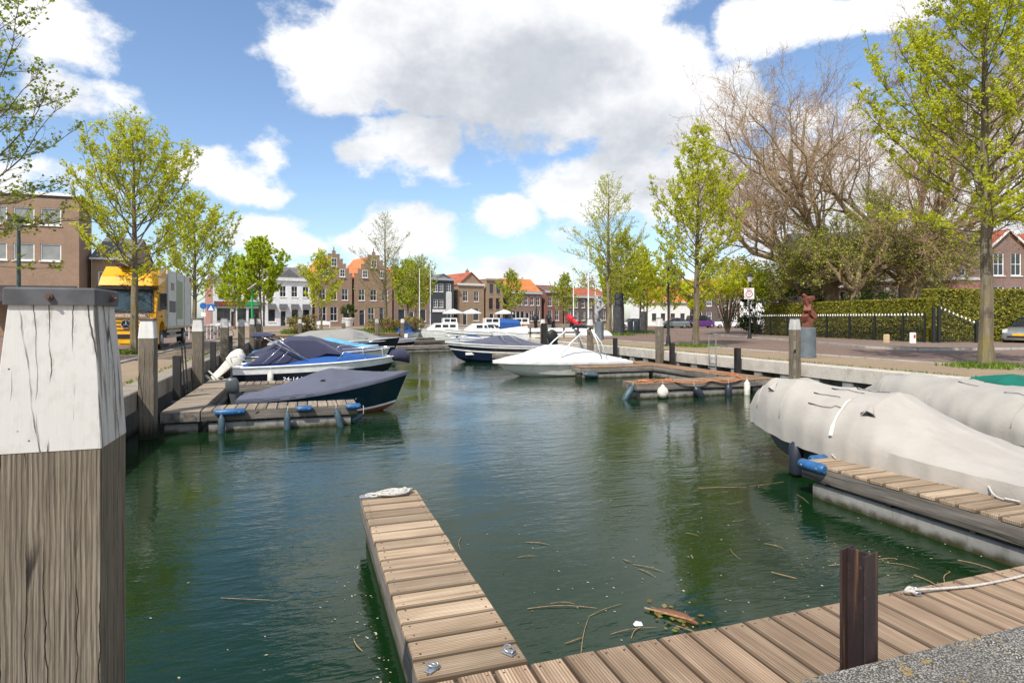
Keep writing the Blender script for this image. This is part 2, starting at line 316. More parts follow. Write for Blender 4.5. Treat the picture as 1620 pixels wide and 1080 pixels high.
def m_brick(name, c1, c2, mortar):
    m, t, b = newmat(name)
    p = node(t, 'ShaderNodeSeparateXYZ', {0: coords(t, (1, 1, 1), False)})
    v = node(t, 'ShaderNodeCombineXYZ', {0: mth(t, 'ADD', p.outputs[0], p.outputs[1]), 1: p.outputs[2], 2: 0.}).outputs[0]
    br = node(t, 'ShaderNodeTexBrick', {'Vector': v, 'Color1': (*c1, 1), 'Color2': (*c2, 1), 'Mortar': (*mortar, 1), 'Scale': 1., 'Mortar Size': .008, 'Brick Width': .22, 'Row Height': .065})
    n = noi(t, coords(t, (1, 1, 1), False), .7, 6, .65); n2 = noi(t, coords(t, (3, 3, .4), False), 1., 4)
    c = mixc(t, mth(t, 'MULTIPLY', sstep(t, n, .4, .7), .4), br.outputs[0], [x * .55 for x in c1])
    c = mixc(t, mth(t, 'MULTIPLY', sstep(t, n2, .5, .7), .3), c, mortar)
    setb(t, b, c, .85, br.outputs[1], -.3, .006)
m_brick('brick_brown', (.37, .235, .15), (.30, .185, .12), (.2, .16, .12)); m_brick('brick_red', (.24, .095, .07), (.19, .08, .06), (.2, .14, .11)); m_brick('brick_tan', (.36, .25, .15), (.30, .20, .12), (.3, .23, .16))
m_brick('brick_purple', (.28, .17, .14), (.22, .135, .11), (.2, .165, .14)); m_brick('brick_pink', (.45, .20, .15), (.4, .17, .13), (.36, .25, .2)); m_brick('brick_dark', (.13, .09, .075), (.10, .07, .06), (.12, .1, .09))
def m_tiles(name, c):
    m, t, b = newmat(name)
    p = node(t, 'ShaderNodeSeparateXYZ', {0: coords(t, (1, 1, 1), False)})
    wv = mth(t, 'SINE', mth(t, 'MULTIPLY', p.outputs[1], 2 * PI / .26)); wz = mth(t, 'FRACT', mth(t, 'MULTIPLY', p.outputs[2], 3.2))
    n = noi(t, coords(t, (1, 1, 1), False), .9, 6, .65); n2 = noi(t, coords(t, (1, 1, 1), False), 6, 3)
    cc = mixc(t, sstep(t, n, .35, .7), [x * 1.15 for x in c], [x * .6 for x in c]); cc = mixc(t, mth(t, 'MULTIPLY', n2, .4), cc, [x * .5 for x in c])
    setb(t, b, cc, .7, mth(t, 'ADD', wv, wz), .5, .03)
m_tiles('tile_orange', (.68, .21, .06)); m_tiles('tile_brown', (.20, .10, .07)); m_tiles('tile_dark', (.035, .03, .03)); m_tiles('tile_red', (.42, .11, .05))

def m_leaf(name, c_dark, c_mid, c_light, trans=.45):
    m, t, b = newmat(name)
    at = node(t, 'ShaderNodeAttribute', attribute_name='tone').outputs['Fac']
    c = ramp(t, at, [(0, c_dark), (.5, c_mid), (1, c_light)])
    setb(t, b, c, .55); b.inputs['Specular IOR Level'].default_value = .3
    tr = node(t, 'ShaderNodeBsdfTranslucent', {0: bright(t, c, 1.25)})
    mx = node(t, 'ShaderNodeMixShader', {0: trans, 1: b.outputs[0], 2: tr.outputs[0]})
    t.links.new(mx.outputs[0], t.nodes['Material Output'].inputs[0])
m_leaf('leaf_lime', (.36, .40, .016), (.54, .57, .03), (.68, .66, .08), .58); m_leaf('leaf_fresh', (.28, .38, .014), (.46, .54, .025), (.62, .64, .05), .58); m_leaf('leaf_olive', (.24, .28, .02), (.40, .44, .035), (.56, .56, .08))
m_leaf('leaf_dark', (.02, .045, .008), (.045, .085, .012), (.09, .14, .02), .3); m_leaf('leaf_shade', (.12, .18, .012), (.24, .30, .02), (.38, .42, .04), .5); m_leaf('leaf_bud', (.20, .12, .06), (.33, .22, .12), (.44, .33, .18), .25)
m_leaf('hedge_leaf', (.14, .15, .018), (.30, .30, .035), (.52, .42, .09), .42); m_leaf('grass_blade', (.06, .11, .012), (.14, .22, .02), (.24, .32, .05), .4); m_leaf('reed_leaf', (.16, .10, .03), (.26, .19, .06), (.2, .22, .04), .3)
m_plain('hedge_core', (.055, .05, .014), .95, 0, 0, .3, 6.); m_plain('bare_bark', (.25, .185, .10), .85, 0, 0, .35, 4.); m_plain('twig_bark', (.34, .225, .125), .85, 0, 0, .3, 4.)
m_pave('asphalt', (.10, .095, .09), (.09, .085, .08), (.08, .075, .07), .5, .5)
m_plain('grass_ground', (.07, .10, .02), .95, 0, 0, .45, 1.5); m_plain('earth', (.10, .075, .05), .95, 0, 0, .3, 3.)
def m_rust():
    m, t, b = newmat('rust_steel')
    n = noi(t, coords(t, (6, 6, 1.2)), 2., 6, .65); n2 = noi(t, coords(t, (1, 1, 1)), 40, 4); n3 = noi(t, coords(t, (22, 22, .6)), 1., 4)
    c = ramp(t, n, [(.3, (.012, .007, .008)), (.5, (.027, .016, .016)), (.68, (.05, .028, .022))])
    c = mixc(t, sstep(t, n3, .6, .7), c, (.17, .085, .03)); c = mixc(t, mth(t, 'MULTIPLY', sstep(t, n2, .6, .75), .3), c, (.16, .12, .11))
    setb(t, b, c, .55, n2, .4, .004)
m_rust()
m_leaf('scum', (.35, .33, .24), (.45, .36, .2), (.62, .58, .48), .1)

# ------------------------------------------------------------------ mesh helpers
class MB:
    def __init__(s): s.v = []; s.f = []
    def add(s, vs, fs):
        o = len(s.v); s.v += [tuple(p) for p in vs]; s.f += [tuple(i + o for i in q) for q in fs]; return s
    def box(s, x0, x1, y0, y1, z0, z1):
        return s.add([(x0, y0, z0), (x1, y0, z0), (x1, y1, z0), (x0, y1, z0), (x0, y0, z1), (x1, y0, z1), (x1, y1, z1), (x0, y1, z1)],
                     [(3, 2, 1, 0), (4, 5, 6, 7), (0, 1, 5, 4), (1, 2, 6, 5), (2, 3, 7, 6), (3, 0, 4, 7)])
    def cbox(s, x0, x1, y0, y1, z0, z1, c):      # box with chamfered top edges
        a = [(x0, y0, z0), (x1, y0, z0), (x1, y1, z0), (x0, y1, z0)]; b = [(x, y, z1 - c) for x, y, z in a]
        d = [(x0 + c, y0 + c, z1), (x1 - c, y0 + c, z1), (x1 - c, y1 - c, z1), (x0 + c, y1 - c, z1)]
        fs = [(3, 2, 1, 0), (8, 9, 10, 11)]
        for i in range(4):
            j = (i + 1) % 4; fs += [(i, j, j + 4, i + 4), (i + 4, j + 4, j + 8, i + 8)]
        return s.add(a + b + d, fs)
    def loft(s, rings, closed=True, cap=True):
        n = len(rings[0]); vs = [p for r in rings for p in r]; fs = []
        for i in range(len(rings) - 1):
            for j in range(n if closed else n - 1):
                k = (j + 1) % n; fs.append((i * n + j, i * n + k, (i + 1) * n + k, (i + 1) * n + j))
        if cap and closed: fs += [tuple(range(n - 1, -1, -1)), tuple((len(rings) - 1) * n + j for j in range(n))]
        return s.add(vs, fs)
    def tube(s, pts, rad, n=6, cap=True):
        pts = [Vector(p) for p in pts]; rings = []
        if isinstance(rad, (int, float)): rad = [rad] * len(pts)
        for i, p in enumerate(pts):
            d = (pts[min(i + 1, len(pts) - 1)] - pts[max(i - 1, 0)]); d = d.normalized() if d.length > 1e-6 else Vector((0, 0, 1))
            a = d.orthogonal().normalized() if i == 0 else (ref - d * ref.dot(d)).normalized()
            ref = a; b = d.cross(a)
            rings.append([p + (a * math.cos(2 * PI * k / n) + b * math.sin(2 * PI * k / n)) * rad[i] for k in range(n)])
        return s.loft(rings, True, cap)
    def lathe(s, prof, n=12, c=(0, 0, 0)):
        return s.loft([[(c[0] + r * math.cos(2 * PI * k / n), c[1] + r * math.sin(2 * PI * k / n), c[2] + z) for k in range(n)] for r, z in prof])
    def prism(s, poly, y0, y1, plane='xz'):
        f = {'xz': lambda a, b, d: (a, d, b), 'yz': lambda a, b, d: (d, a, b), 'xy': lambda a, b, d: (a, b, d)}[plane]
        return s.loft([[f(a, b, y0) for a, b in poly], [f(a, b, y1) for a, b in poly]])
    def xf(s, loc=(0, 0, 0), rz=0, rx=0, ry=0, sc=1):
        M = Matrix.Translation(loc) @ Matrix.Rotation(rz, 4, 'Z') @ Matrix.Rotation(ry, 4, 'Y') @ Matrix.Rotation(rx, 4, 'X') @ Matrix.Scale(sc, 4)
        s.v = [tuple(M @ Vector(p)) for p in s.v]; return s
    def mesh(s, name, m, smooth=False):
        me = bpy.data.meshes.new(name); me.from_pydata(s.v, [], s.f); me.materials.append(MATS[m])
        bm = bmesh.new(); bm.from_mesh(me); bmesh.ops.recalc_face_normals(bm, faces=bm.faces); bm.to_mesh(me); bm.free()
        if smooth: shade(me, smooth)
        return me
    def build(s, name, m, parent=None, smooth=False, loc=None, rz=0):
        return link(name, s.mesh(name, m, smooth), parent, loc, rz)
def shade(me, ang):
    me.polygons.foreach_set('use_smooth', [True] * len(me.polygons))
    if ang is not True: me.set_sharp_from_angle(angle=R(ang))
def link(name, me, parent=None, loc=None, rz=0):
    o = bpy.data.objects.new(name, me); COL.objects.link(o)
    if parent: o.parent = parent
    if loc is not None: o.location = loc
    if rz: o.rotation_euler.z = rz
    return o
def tag(o, label=None, cat=None, group=None, kind=None):
    if label: o['label'] = label
    if cat: o['category'] = cat
    if group: o['group'] = group
    if kind: o['kind'] = kind
    return o
def thing(name, label, cat, loc=(0, 0, 0), rz=0, group=None):
    o = bpy.data.objects.new(name, None); COL.objects.link(o); o.location = loc; o.rotation_euler.z = rz; o.empty_display_size = .2
    return tag(o, label, cat, group)
def copy_tree(o, loc, rz=0, label=None, parent=None):
    c = o.copy(); COL.objects.link(c); c.parent = parent
    if parent is None:
        c.location = loc; c.rotation_euler.z = rz
        if label: c['label'] = label
    for ch in [x for x in KIDS(o)]: copy_tree(ch, None, 0, None, c)
    return c
def KIDS(o): return [x for x in bpy.data.objects if x.parent is o]
def struct(name, mb, m, parent=None):
    o = mb.build(name, m, parent)
    if parent is None: o['kind'] = 'structure'
    return o
def text(name, s, size, m, parent, loc, rot, align='CENTER', sx=1.):
    cu = bpy.data.curves.new(name, 'FONT'); cu.body = s; cu.size = size; cu.align_x = align; cu.extrude = .002
    o = bpy.data.objects.new(name, cu); COL.objects.link(o)
    me = bpy.data.meshes.new_from_object(o.evaluated_get(bpy.context.evaluated_depsgraph_get()))
    bpy.data.objects.remove(o); me.materials.clear(); me.materials.append(MATS[m])
    q = link(name, me, parent, loc); q.rotation_euler = rot; q.scale.x = sx
    return q
def quadmesh(name, V, m, tone=None, per=4):
    """V: (n, per, 3) array of small faces"""
    n = len(V); me = bpy.data.meshes.new(name); me.vertices.add(n * per); me.loops.add(n * per); me.polygons.add(n)
    me.vertices.foreach_set('co', V.astype(np.float32).ravel()); me.loops.foreach_set('vertex_index', np.arange(n * per, dtype=np.int32))
    me.polygons.foreach_set('loop_start', np.arange(0, n * per, per, dtype=np.int32))
    me.update(calc_edges=True)
    if tone is not None:
        at = me.attributes.new('tone', 'FLOAT', 'POINT'); at.data.foreach_set('value', np.repeat(tone, per).astype(np.float32))
    me.materials.append(MATS[m]); return me
def leaf_quads(rng, P, size, asp=.62, flat=0., var=.35, hang=0.):
    """random leaf rhombs centred at P (n,3)"""
    n = len(P); a = rng.normal(size=(n, 3)); a[:, 2] = a[:, 2] * (1 - flat) - hang; a /= np.linalg.norm(a, axis=1)[:, None]
    b = rng.normal(size=(n, 3)); b[:, 2] *= (1 - flat); b -= a * (a * b).sum(1)[:, None]; b /= np.linalg.norm(b, axis=1)[:, None]
    s = (size * (1 + var * rng.uniform(-1, 1, n)))[:, None]
    return np.stack([P - a * s * .5, P + b * s * asp * .5, P + a * s * .5, P - b * s * asp * .5], 1)

# ------------------------------------------------------------------ setting: ground, water, quays
QZ = 1.0
basin = [(-3.3, 2.05), (15.8, 2.05), (15.8, 42), (26, 66), (31, 90), (14, 90), (9, 61), (-3.3, 57)]
bm = bmesh.new()
outer = [(-900, -60), (900, -60), (900, 1500), (-900, 1500)]
es = []
for loop in (outer, basin):
    vv = [bm.verts.new((x, y, QZ)) for x, y in loop]
    es += [bm.edges.new((vv[i], vv[(i + 1) % len(vv)])) for i in range(len(vv))]
bmesh.ops.triangle_fill(bm, edges=es, use_beauty=True)
bad = [f for f in bm.faces if f.normal.z < 0]
for f in bad: f.normal_flip()
cent = lambda f: f.calc_center_median()
def inside(p, poly):
    c = False; j = len(poly) - 1
    for i in range(len(poly)):
        (xi, yi), (xj, yj) = poly[i], poly[j]
        if (yi > p[1]) != (yj > p[1]) and p[0] < (xj - xi) * (p[1] - yi) / (yj - yi) + xi: c = not c
        j = i
    return c
bmesh.ops.delete(bm, geom=[f for f in bm.faces if inside(cent(f), basin)], context='FACES')
me = bpy.data.meshes.new('ground'); bm.to_mesh(me); bm.free(); me.materials.append(MATS['pave_tan'])
tag(link('ground', me), kind='structure')
struct('water', MB().add([(-6, -1, 0), (45, -1, 0), (45, 95, 0), (-6, 95, 0)], [(0, 1, 2, 3)]), 'water')
struct('canal_bed', MB().add([(-6, -1, -2.5), (45, -1, -2.5), (45, 95, -2.5), (-6, 95, -2.5)], [(0, 1, 2, 3)]), 'earth')
def sheet(name, poly, m, z):
    return struct(name, MB().add([(x, y, z) for x, y in poly], [tuple(range(len(poly)))]), m)
sheet('road', [(20.6, -40), (20.6, 42), (23, 50), (30, 64), (44, 84), (80, 110), (110, 100), (60, 72), (40, 52), (34.6, 44), (30.6, 30), (27.6, 23.4), (28, 21), (60, 16), (60, -40)], 'pave_red', QZ + .004)
sheet('sidewalk', [(34.4, 44), (30.4, 30), (27.4, 23.4), (27.6, 21.4), (60, 16.2), (60, 23), (36, 26), (38.4, 44), (48, 56), (70, 74), (68, 76), (41, 54)], 'pave_grey', QZ + .11)
sheet('left_road', [(-60, -30), (-5.9, -30), (-5.9, 60), (-9, 75), (-9, 108), (-60, 108)], 'pave_red', QZ + .004)
sheet('far_road', [(-120, 109), (90, 112), (140, 150), (-120, 121)], 'pave_red', QZ + .004)
def kerb(pts, nm='kerb', z1=.12, w=.14, m='concrete_pale'):
    mb = MB()
    for (x0, y0), (x1, y1) in zip(pts[:-1], pts[1:]):
        d = Vector((x1 - x0, y1 - y0)); L = d.length; d /= L; n = Vector((-d.y, d.x)) * w / 2
        mb.add([(x0 + n.x, y0 + n.y, QZ), (x0 - n.x, y0 - n.y, QZ), (x1 - n.x, y1 - n.y, QZ), (x1 + n.x, y1 + n.y, QZ), (x0 + n.x, y0 + n.y, QZ + z1), (x0 - n.x, y0 - n.y, QZ + z1), (x1 - n.x, y1 - n.y, QZ + z1), (x1 + n.x, y1 + n.y, QZ + z1)],
               [(3, 2, 1, 0), (4, 5, 6, 7), (0, 1, 5, 4), (1, 2, 6, 5), (2, 3, 7, 6), (3, 0, 4, 7)])
    return struct(nm, mb, m)
kerb([(60, 15.9), (27.5, 20.95), (27.2, 23.4), (30.2, 30.1), (34.2, 44.1), (40.8, 54.2)])
kerb([(20.5, -40), (20.5, 42), (22.9, 50.1), (29.8, 64.3)], z1=.035, w=.2)
kerb([(-5.95, -30), (-5.95, 60), (-9.05, 75)], z1=.06)
# quay walls under the coping
def wall_strip(name, pts, z0, z1, m, off=0.):
    mb = MB()
    for (x0, y0), (x1, y1) in zip(pts[:-1], pts[1:]): mb.add([(x0, y0, z0), (x1, y1, z0), (x1, y1, z1), (x0, y0, z1)], [(0, 1, 2, 3)])
    return struct(name, mb, m)
wall_strip('quay_wall_left', [(-3.55, 1.5), (-3.55, 57.2)], -2.5, .7, 'concrete_wall')
wall_strip('quay_wall_right', [(16.35, 1.5), (16.35, 42), (26.4, 66), (31.4, 90)], -2.5, .62, 'concrete_wall')
wall_strip('quay_wall_near', [(-3.6, 1.85), (16.4, 1.85)], -2.5, .72, 'concrete_wall')
wall_strip('quay_wall_far', [(-3.6, 57.2), (9.2, 61.2), (14.2, 90.2), (31.5, 90.2)], -2.5, .8, 'timber_brown')
# coping blocks, each a part of its quay
def coping(name, p0, p1, w, h, bl, m, lift=.02, gap=.012, drop=None):
    root = tag(bpy.data.objects.new(name, None), kind='structure'); COL.objects.link(root); root.location = (p0[0], p0[1], 0)
    d = Vector((p1[0] - p0[0], p1[1] - p0[1])); L = d.length; rz = math.atan2(d.y, d.x); root.rotation_euler.z = rz
    n = max(1, round(L / bl)); b = L / n
    me = MB().cbox(gap / 2, b - gap / 2, 0, w, QZ + lift - h, QZ + lift, .02).mesh('coping_block', m)
    for i in range(n): link('coping_block', me, root, (i * b, 0, random.uniform(-.004, .004)))
    return root
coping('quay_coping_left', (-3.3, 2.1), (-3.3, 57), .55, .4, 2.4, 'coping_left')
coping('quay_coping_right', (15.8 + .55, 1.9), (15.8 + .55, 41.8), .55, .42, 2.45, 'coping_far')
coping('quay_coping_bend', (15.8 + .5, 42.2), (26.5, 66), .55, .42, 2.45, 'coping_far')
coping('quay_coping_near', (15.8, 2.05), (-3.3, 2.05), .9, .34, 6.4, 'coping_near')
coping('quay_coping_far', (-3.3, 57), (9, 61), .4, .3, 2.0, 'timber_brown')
# timber-and-concrete piers carrying the right coping
pr = tag(bpy.data.objects.new('quay_piers_right', None), kind='structure'); COL.objects.link(pr)
me = MB().box(0, .5, -.2, .2, -2, .6).mesh('pier', 'concrete_float')
for i in range(30): link('pier', me, pr, (15.84, 2.6 + i * 1.3, 0))

# ------------------------------------------------------------------ docks
def plank_mesh(L, w, h, m): return MB().cbox(-L / 2, L / 2, -w / 2, w / 2, -h, 0, .009).mesh('plank', m)
def dock(name, label, p0, p1, width, deck, fasc='fascia', flt='concrete_float', z=.5, pw=.19, gap=.02, ends=(True, True), flip=False, screws=False, floats=None, nlim=300, jit=1.):
    """p0->p1 runs along the right-hand edge; planks lie across to the left"""
    d = Vector((p1[0] - p0[0], p1[1] - p0[1])); L = d.length; rz = math.atan2(d.y, d.x)
    root = thing(name, label, 'dock', (p0[0], p0[1], 0), rz)
    n = round(L / (pw + gap)); st = L / n; mes = [plank_mesh(width, st - gap, .04, deck) for _ in range(1)]
    for i in range(n):
        o = link('plank', mes[0], root, ((i + .5) * st, width / 2 + random.uniform(-.005, .005) * jit, z + random.uniform(-.003, .003) * jit)); o.rotation_euler = (random.uniform(-.006, .006) * jit, 0, PI / 2 + random.uniform(-.004, .004) * jit)
    if screws:
        sm = MB()
        for i in range(n):
            for y in (.05, width - .05):
                for k in (-.28, .28): sm.lathe([(.0, 0), (.007, 0), (.006, .003), (0, .0032)], 6, ((i + .5 + k) * st + random.uniform(-.006, .006), y + random.uniform(-.008, .008), z + .001))
        sm.build('screw_heads', 'rust', root)['kind'] = 'stuff'
    for y0, y1 in ((.005, .055), (width - .055, width - .005)): MB().box(.0, L, y0, y1, z - .24, z - .046).build('side_beam', fasc, root)
    for k, x in enumerate((.002, L - .052)):
        if ends[k]: MB().box(x, x + .05, .058, width - .058, z - .235, z - .048).build('end_beam', fasc, root)
    for (a, b) in (floats or [(.15, L - .15)]):
        MB().cbox(a, b, .06, width - .06, -.45, z - .3, .02).build('float', flt, root)
    for i in range(max(2, int(L / 1.1))): MB().box(.3 + i * 1.0, .36 + i * 1.0, .07, width - .07, z - .302, z - .07).build('joist', fasc, root)
    return root
def ring(name, label, loc, rz=0, tilt=.35):
    r = thing(name, label, 'mooring ring', loc, rz, 'galvanised mooring rings on the jetty')
    MB().cbox(-.035, .035, -.055, .055, 0, .008, .002).build('plate', 'galv', r)
    MB().tube([(math.cos(a) * .04, math.sin(a) * .04 * math.cos(tilt) + .0, .018 + .04 * math.sin(tilt) * (1 + math.sin(a))) for a in np.linspace(0, 2 * PI, 15)], .0075, 6).build('ring', 'galv', r, True)
    MB().tube([(-.03, -.045, .006), (-.015, -.045, .03), (.015, -.045, .03), (.03, -.045, .006)], .007, 6).build('shackle', 'galv', r, True)
    r.scale = (.78,) * 3
    return r
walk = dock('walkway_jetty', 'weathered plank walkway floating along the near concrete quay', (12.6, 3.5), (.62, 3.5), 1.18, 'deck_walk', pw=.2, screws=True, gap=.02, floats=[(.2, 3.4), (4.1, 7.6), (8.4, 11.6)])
walk.location = (.60, 2.20, 0); walk.rotation_euler.z = 0
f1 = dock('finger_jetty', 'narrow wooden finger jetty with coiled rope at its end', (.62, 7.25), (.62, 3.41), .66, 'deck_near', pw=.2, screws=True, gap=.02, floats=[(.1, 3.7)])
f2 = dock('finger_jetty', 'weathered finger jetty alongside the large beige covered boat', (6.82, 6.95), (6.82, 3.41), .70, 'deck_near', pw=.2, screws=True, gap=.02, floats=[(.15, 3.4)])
ring('mooring_ring', 'galvanised mooring ring on finger jetty near its right corner', (1.19, 3.52, .504), .6)
ring('mooring_ring', 'galvanised mooring ring on finger jetty near its left corner', (.71, 3.50, .504), 2.2)
ring('mooring_ring', 'galvanised ring holding the white rope on the walkway', (4.3, 3.29, .504), -.4)
# left docks
dL = dock('quay_jetty', 'wooden walkway jetty along the left quay behind grey post', (-2.95, 22.3), (-2.95, 14.95), .78, 'deck_far', pw=.2)
dF = dock('finger_jetty', 'finger jetty with blue fenders in front of the navy boat', (-2.15, 14.95), (1.22, 14.95), .85, 'deck_far', pw=.2)
dF2 = dock('finger_jetty', 'finger jetty between the navy boat and the white speedboat', (-2.15, 20.6), (-.4, 20.6), .75, 'deck_far', pw=.2)
dF3 = dock('finger_jetty', 'finger jetty beyond the white and blue speedboat', (-2.6, 27.2), (1.8, 27.2), .75, 'deck_far', pw=.2)
# right docks
dR = dock('quay_jetty', 'reddish wooden jetty along the right quay beside steel ladder', (15.3, 16.7), (15.3, 25.5), .9, 'deck_red', pw=.2)
dRF = dock('finger_jetty', 'reddish finger jetty hung with white and dark fenders', (9.9, 16.7), (14.38, 16.7), .95, 'deck_red', pw=.2)
dRG = dock('finger_jetty', 'finger jetty beside the white covered speedboat', (10.9, 23.0), (14.38, 23.0), .85, 'deck_red', pw=.2)
dRH = dock('finger_jetty', 'short grey finger jetty under the navy boat with black outboard', (10.2, 32.4), (15.6, 32.4), .8, 'deck_far', pw=.2)
# far low jetties
for i, (a, b, lab) in enumerate([((5.0, 52), (12.5, 55.5), 'long low jetty far across the basin behind white boats'), ((8.6, 60.5), (17.5, 66), 'far dark jetty beside the moored cabin cruisers'), ((6.5, 44.5), (15, 45.5), 'low jetty in front of the large white covered cruiser')]):
    dock('far_jetty', lab, a, b, .8, 'deck_far', pw=.24)

# ------------------------------------------------------------------ mooring posts
def make_post(w, h_white, z_top, cap_h, taper, loc, label, crn=.02, bolts=True):
    r = thing('mooring_post', label, 'mooring post', loc, 0, 'white-topped timber mooring posts')
    a = w / 2; b = a * taper; zt = z_top - cap_h; zw = zt - h_white
    def ringz(s, z, c): return [(s - c, -s, z), (s, -s + c, z), (s, s - c, z), (s - c, s, z), (-s + c, s, z), (-s, s - c, z), (-s, -s + c, z), (-s + c, -s, z)]
    MB().loft([ringz(a, -2.4, crn), ringz(a, zw, crn)]).build('post_shaft', 'post_wood', r)
    MB().loft([ringz(a + .002, zw, crn), ringz((a + b) / 2 + .004, (zw + zt) / 2 - .0, crn), ringz(b, zt, crn)]).build('painted_head', 'post_paint' if bolts else 'post_paint_far', r)
    MB().loft([ringz(b + .012, zt, .006), ringz(b + .012, zt + cap_h - .006, .006), ringz(b + .006, zt + cap_h, .006)]).build('cap', 'cap_grey', r)
    if bolts:
        for (x, y, dx, dy) in ((.0, -b - .012, 0, -1), (b + .012, .02, 1, 0)):
            q = MB().tube([(x - dx * .01, y - dy * .01, zt + cap_h * .45), (x + dx * .012, y + dy * .012, zt + cap_h * .45)], .011, 8); q.tube([(x + dx * .012, y + dy * .012, zt + cap_h * .45), (x + dx * .022, y + dy * .022, zt + cap_h * .45)], .006, 6); q.build('bolt', 'rust', r)
    return r
make_post(.302, .485, 2.652, .058, .80, (-.80, 2.55, 0), 'huge weathered mooring post with white head in left foreground', .003)
labL = ['grey mooring post at the corner of the left jetty', 'mooring post right of the yellow truck front wheel', 'mooring post behind the white outboard, third from the foreground', 'fourth mooring post along the left quay', 'fifth mooring post along the left quay', 'sixth mooring post along the left quay, smallest']
for i, (y, l) in enumerate(zip((14.7, 21.2, 27.9, 35.2, 42.3, 48.5), labL)): make_post(.31, .37, 2.55 + (-.01, .0, .02, -.02, .01, 0)[i], .045, .8, (-3.12, y, 0), l, .02, False)
labR = ['mooring post right of the ladder and beside the red sculpture', 'mooring post left of the steel quay ladder', 'mooring post behind the wakeboard tower of the white boat', 'mooring post beside the large white covered cruiser']
for i, (y, l) in enumerate(zip((16.2, 24.4, 31.6, 38.9), labR)): make_post(.31, .37, 2.55 + (0, .01, -.03, -.05)[i], .02, .8, (15.62, y, 0), l, .05, False)
farp = [(-.3, 58.4), (3.6, 59.6), (6.8, 60.4), (9.6, 62.5), (10.8, 69), (12.6, 76)]
for i, (x, y) in enumerate(farp): make_post(.34, .4, 2.5, .03, .8, (x, y, 0), ['far white-topped post left of the grass strip', 'far white-topped post in front of the white flowerpot house', 'far white-topped post before the first step gable', 'far white-topped post left of the flagpoles', 'far white-topped post beside the blue tarpaulin', 'far white-topped post next to the cabin cruisers'][i], .03, False)

# steel H pile in the foreground, rusty brown
hp = thing('steel_pile', 'rusty brown steel H-beam pile standing between walkway and quay', 'steel pile', (2.42, 2.125, 0), .3)
w = .058; tf = .011
MB().prism([(-w, -w), (w, -w), (w, -w + tf), (.005, -w + tf), (.005, w - tf), (w, w - tf), (w, w), (-w, w), (-w, w - tf), (-.005, w - tf), (-.005, -w + tf), (-w, -w + tf)], -2, 1.48, 'xy').build('beam', 'rust_steel', hp)
def pile(x, y, top, label, w=.09):
    p = thing('guide_pile', label, 'guide pile', (x, y, 0), 0, 'black steel guide piles holding the jetties')
    MB().prism([(-w, -w), (w, -w), (w, -w + .02), (.01, -w + .02), (.01, w - .02), (w, w - .02), (w, w), (-w, w), (-w, w - .02), (-.01, w - .02), (-.01, -w + .02), (-w, -w + .02)], -2, top, 'xy').build('beam', 'pile_black', p)
    MB().box(-.35 if x > 5 else -.1, .1 if x > 5 else .35, -.14, -.1, .38, .44).build('bracket', 'galv', p)
pile(-3.08, 17.6, 1.58, 'black guide pile standing beside the left jetty ladder'); pile(-3.08, 24.2, 1.7, 'black guide pile behind the third left post'); pile(-3.08, 29.6, 1.75, 'black guide pile near the fourth left post')
pile(15.5, 18.9, 1.42, 'black guide pile right of the steel ladder'); pile(15.5, 23.2, 1.45, 'black guide pile left of the steel ladder'); pile(15.5, 28.4, 1.5, 'black guide pile under the wakeboard tower'); pile(15.4, 38.1, 2.2, 'tall black guide pile beside the white covered cruiser', .16)
def ladder(x, y, zt, zb, dirx, label, lean=0., curl=False):
    l = thing('quay_ladder', label, 'ladder', (x, y, 0))
    for s in (-.22, .22):
        MB().tube([(dirx * lean, s, zb), (0, s, zt)] if not curl else [(dirx * lean, s, zb), (0, s, zt - .15), (-dirx * .12, s, zt), (-dirx * .3, s, zt - .1)], .022, 6).build('rail', 'black_metal' if curl else 'galv', l)
    for i in range(int((zt - zb) / .3)): 
        z = zb + .12 + i * .3
        if z < 1.15: MB().tube([(dirx * lean * (zt - z) / (zt - zb), -.22, z), (dirx * lean * (zt - z) / (zt - zb), .22, z)], .014, 6).build('rung', 'black_metal' if curl else 'galv', l)
    return l
ladder(15.66, 20.6, 1.85, .5, -1, 'galvanised steel ladder on the right quay edge')
ladder(15.66, 30.6, 1.75, .5, -1, 'steel ladder farther along the right quay behind white boat')
ladder(-3.14, 18.8, 1.9, -.2, 1, 'black steel ladder on the left quay beside the truck', .12, True)

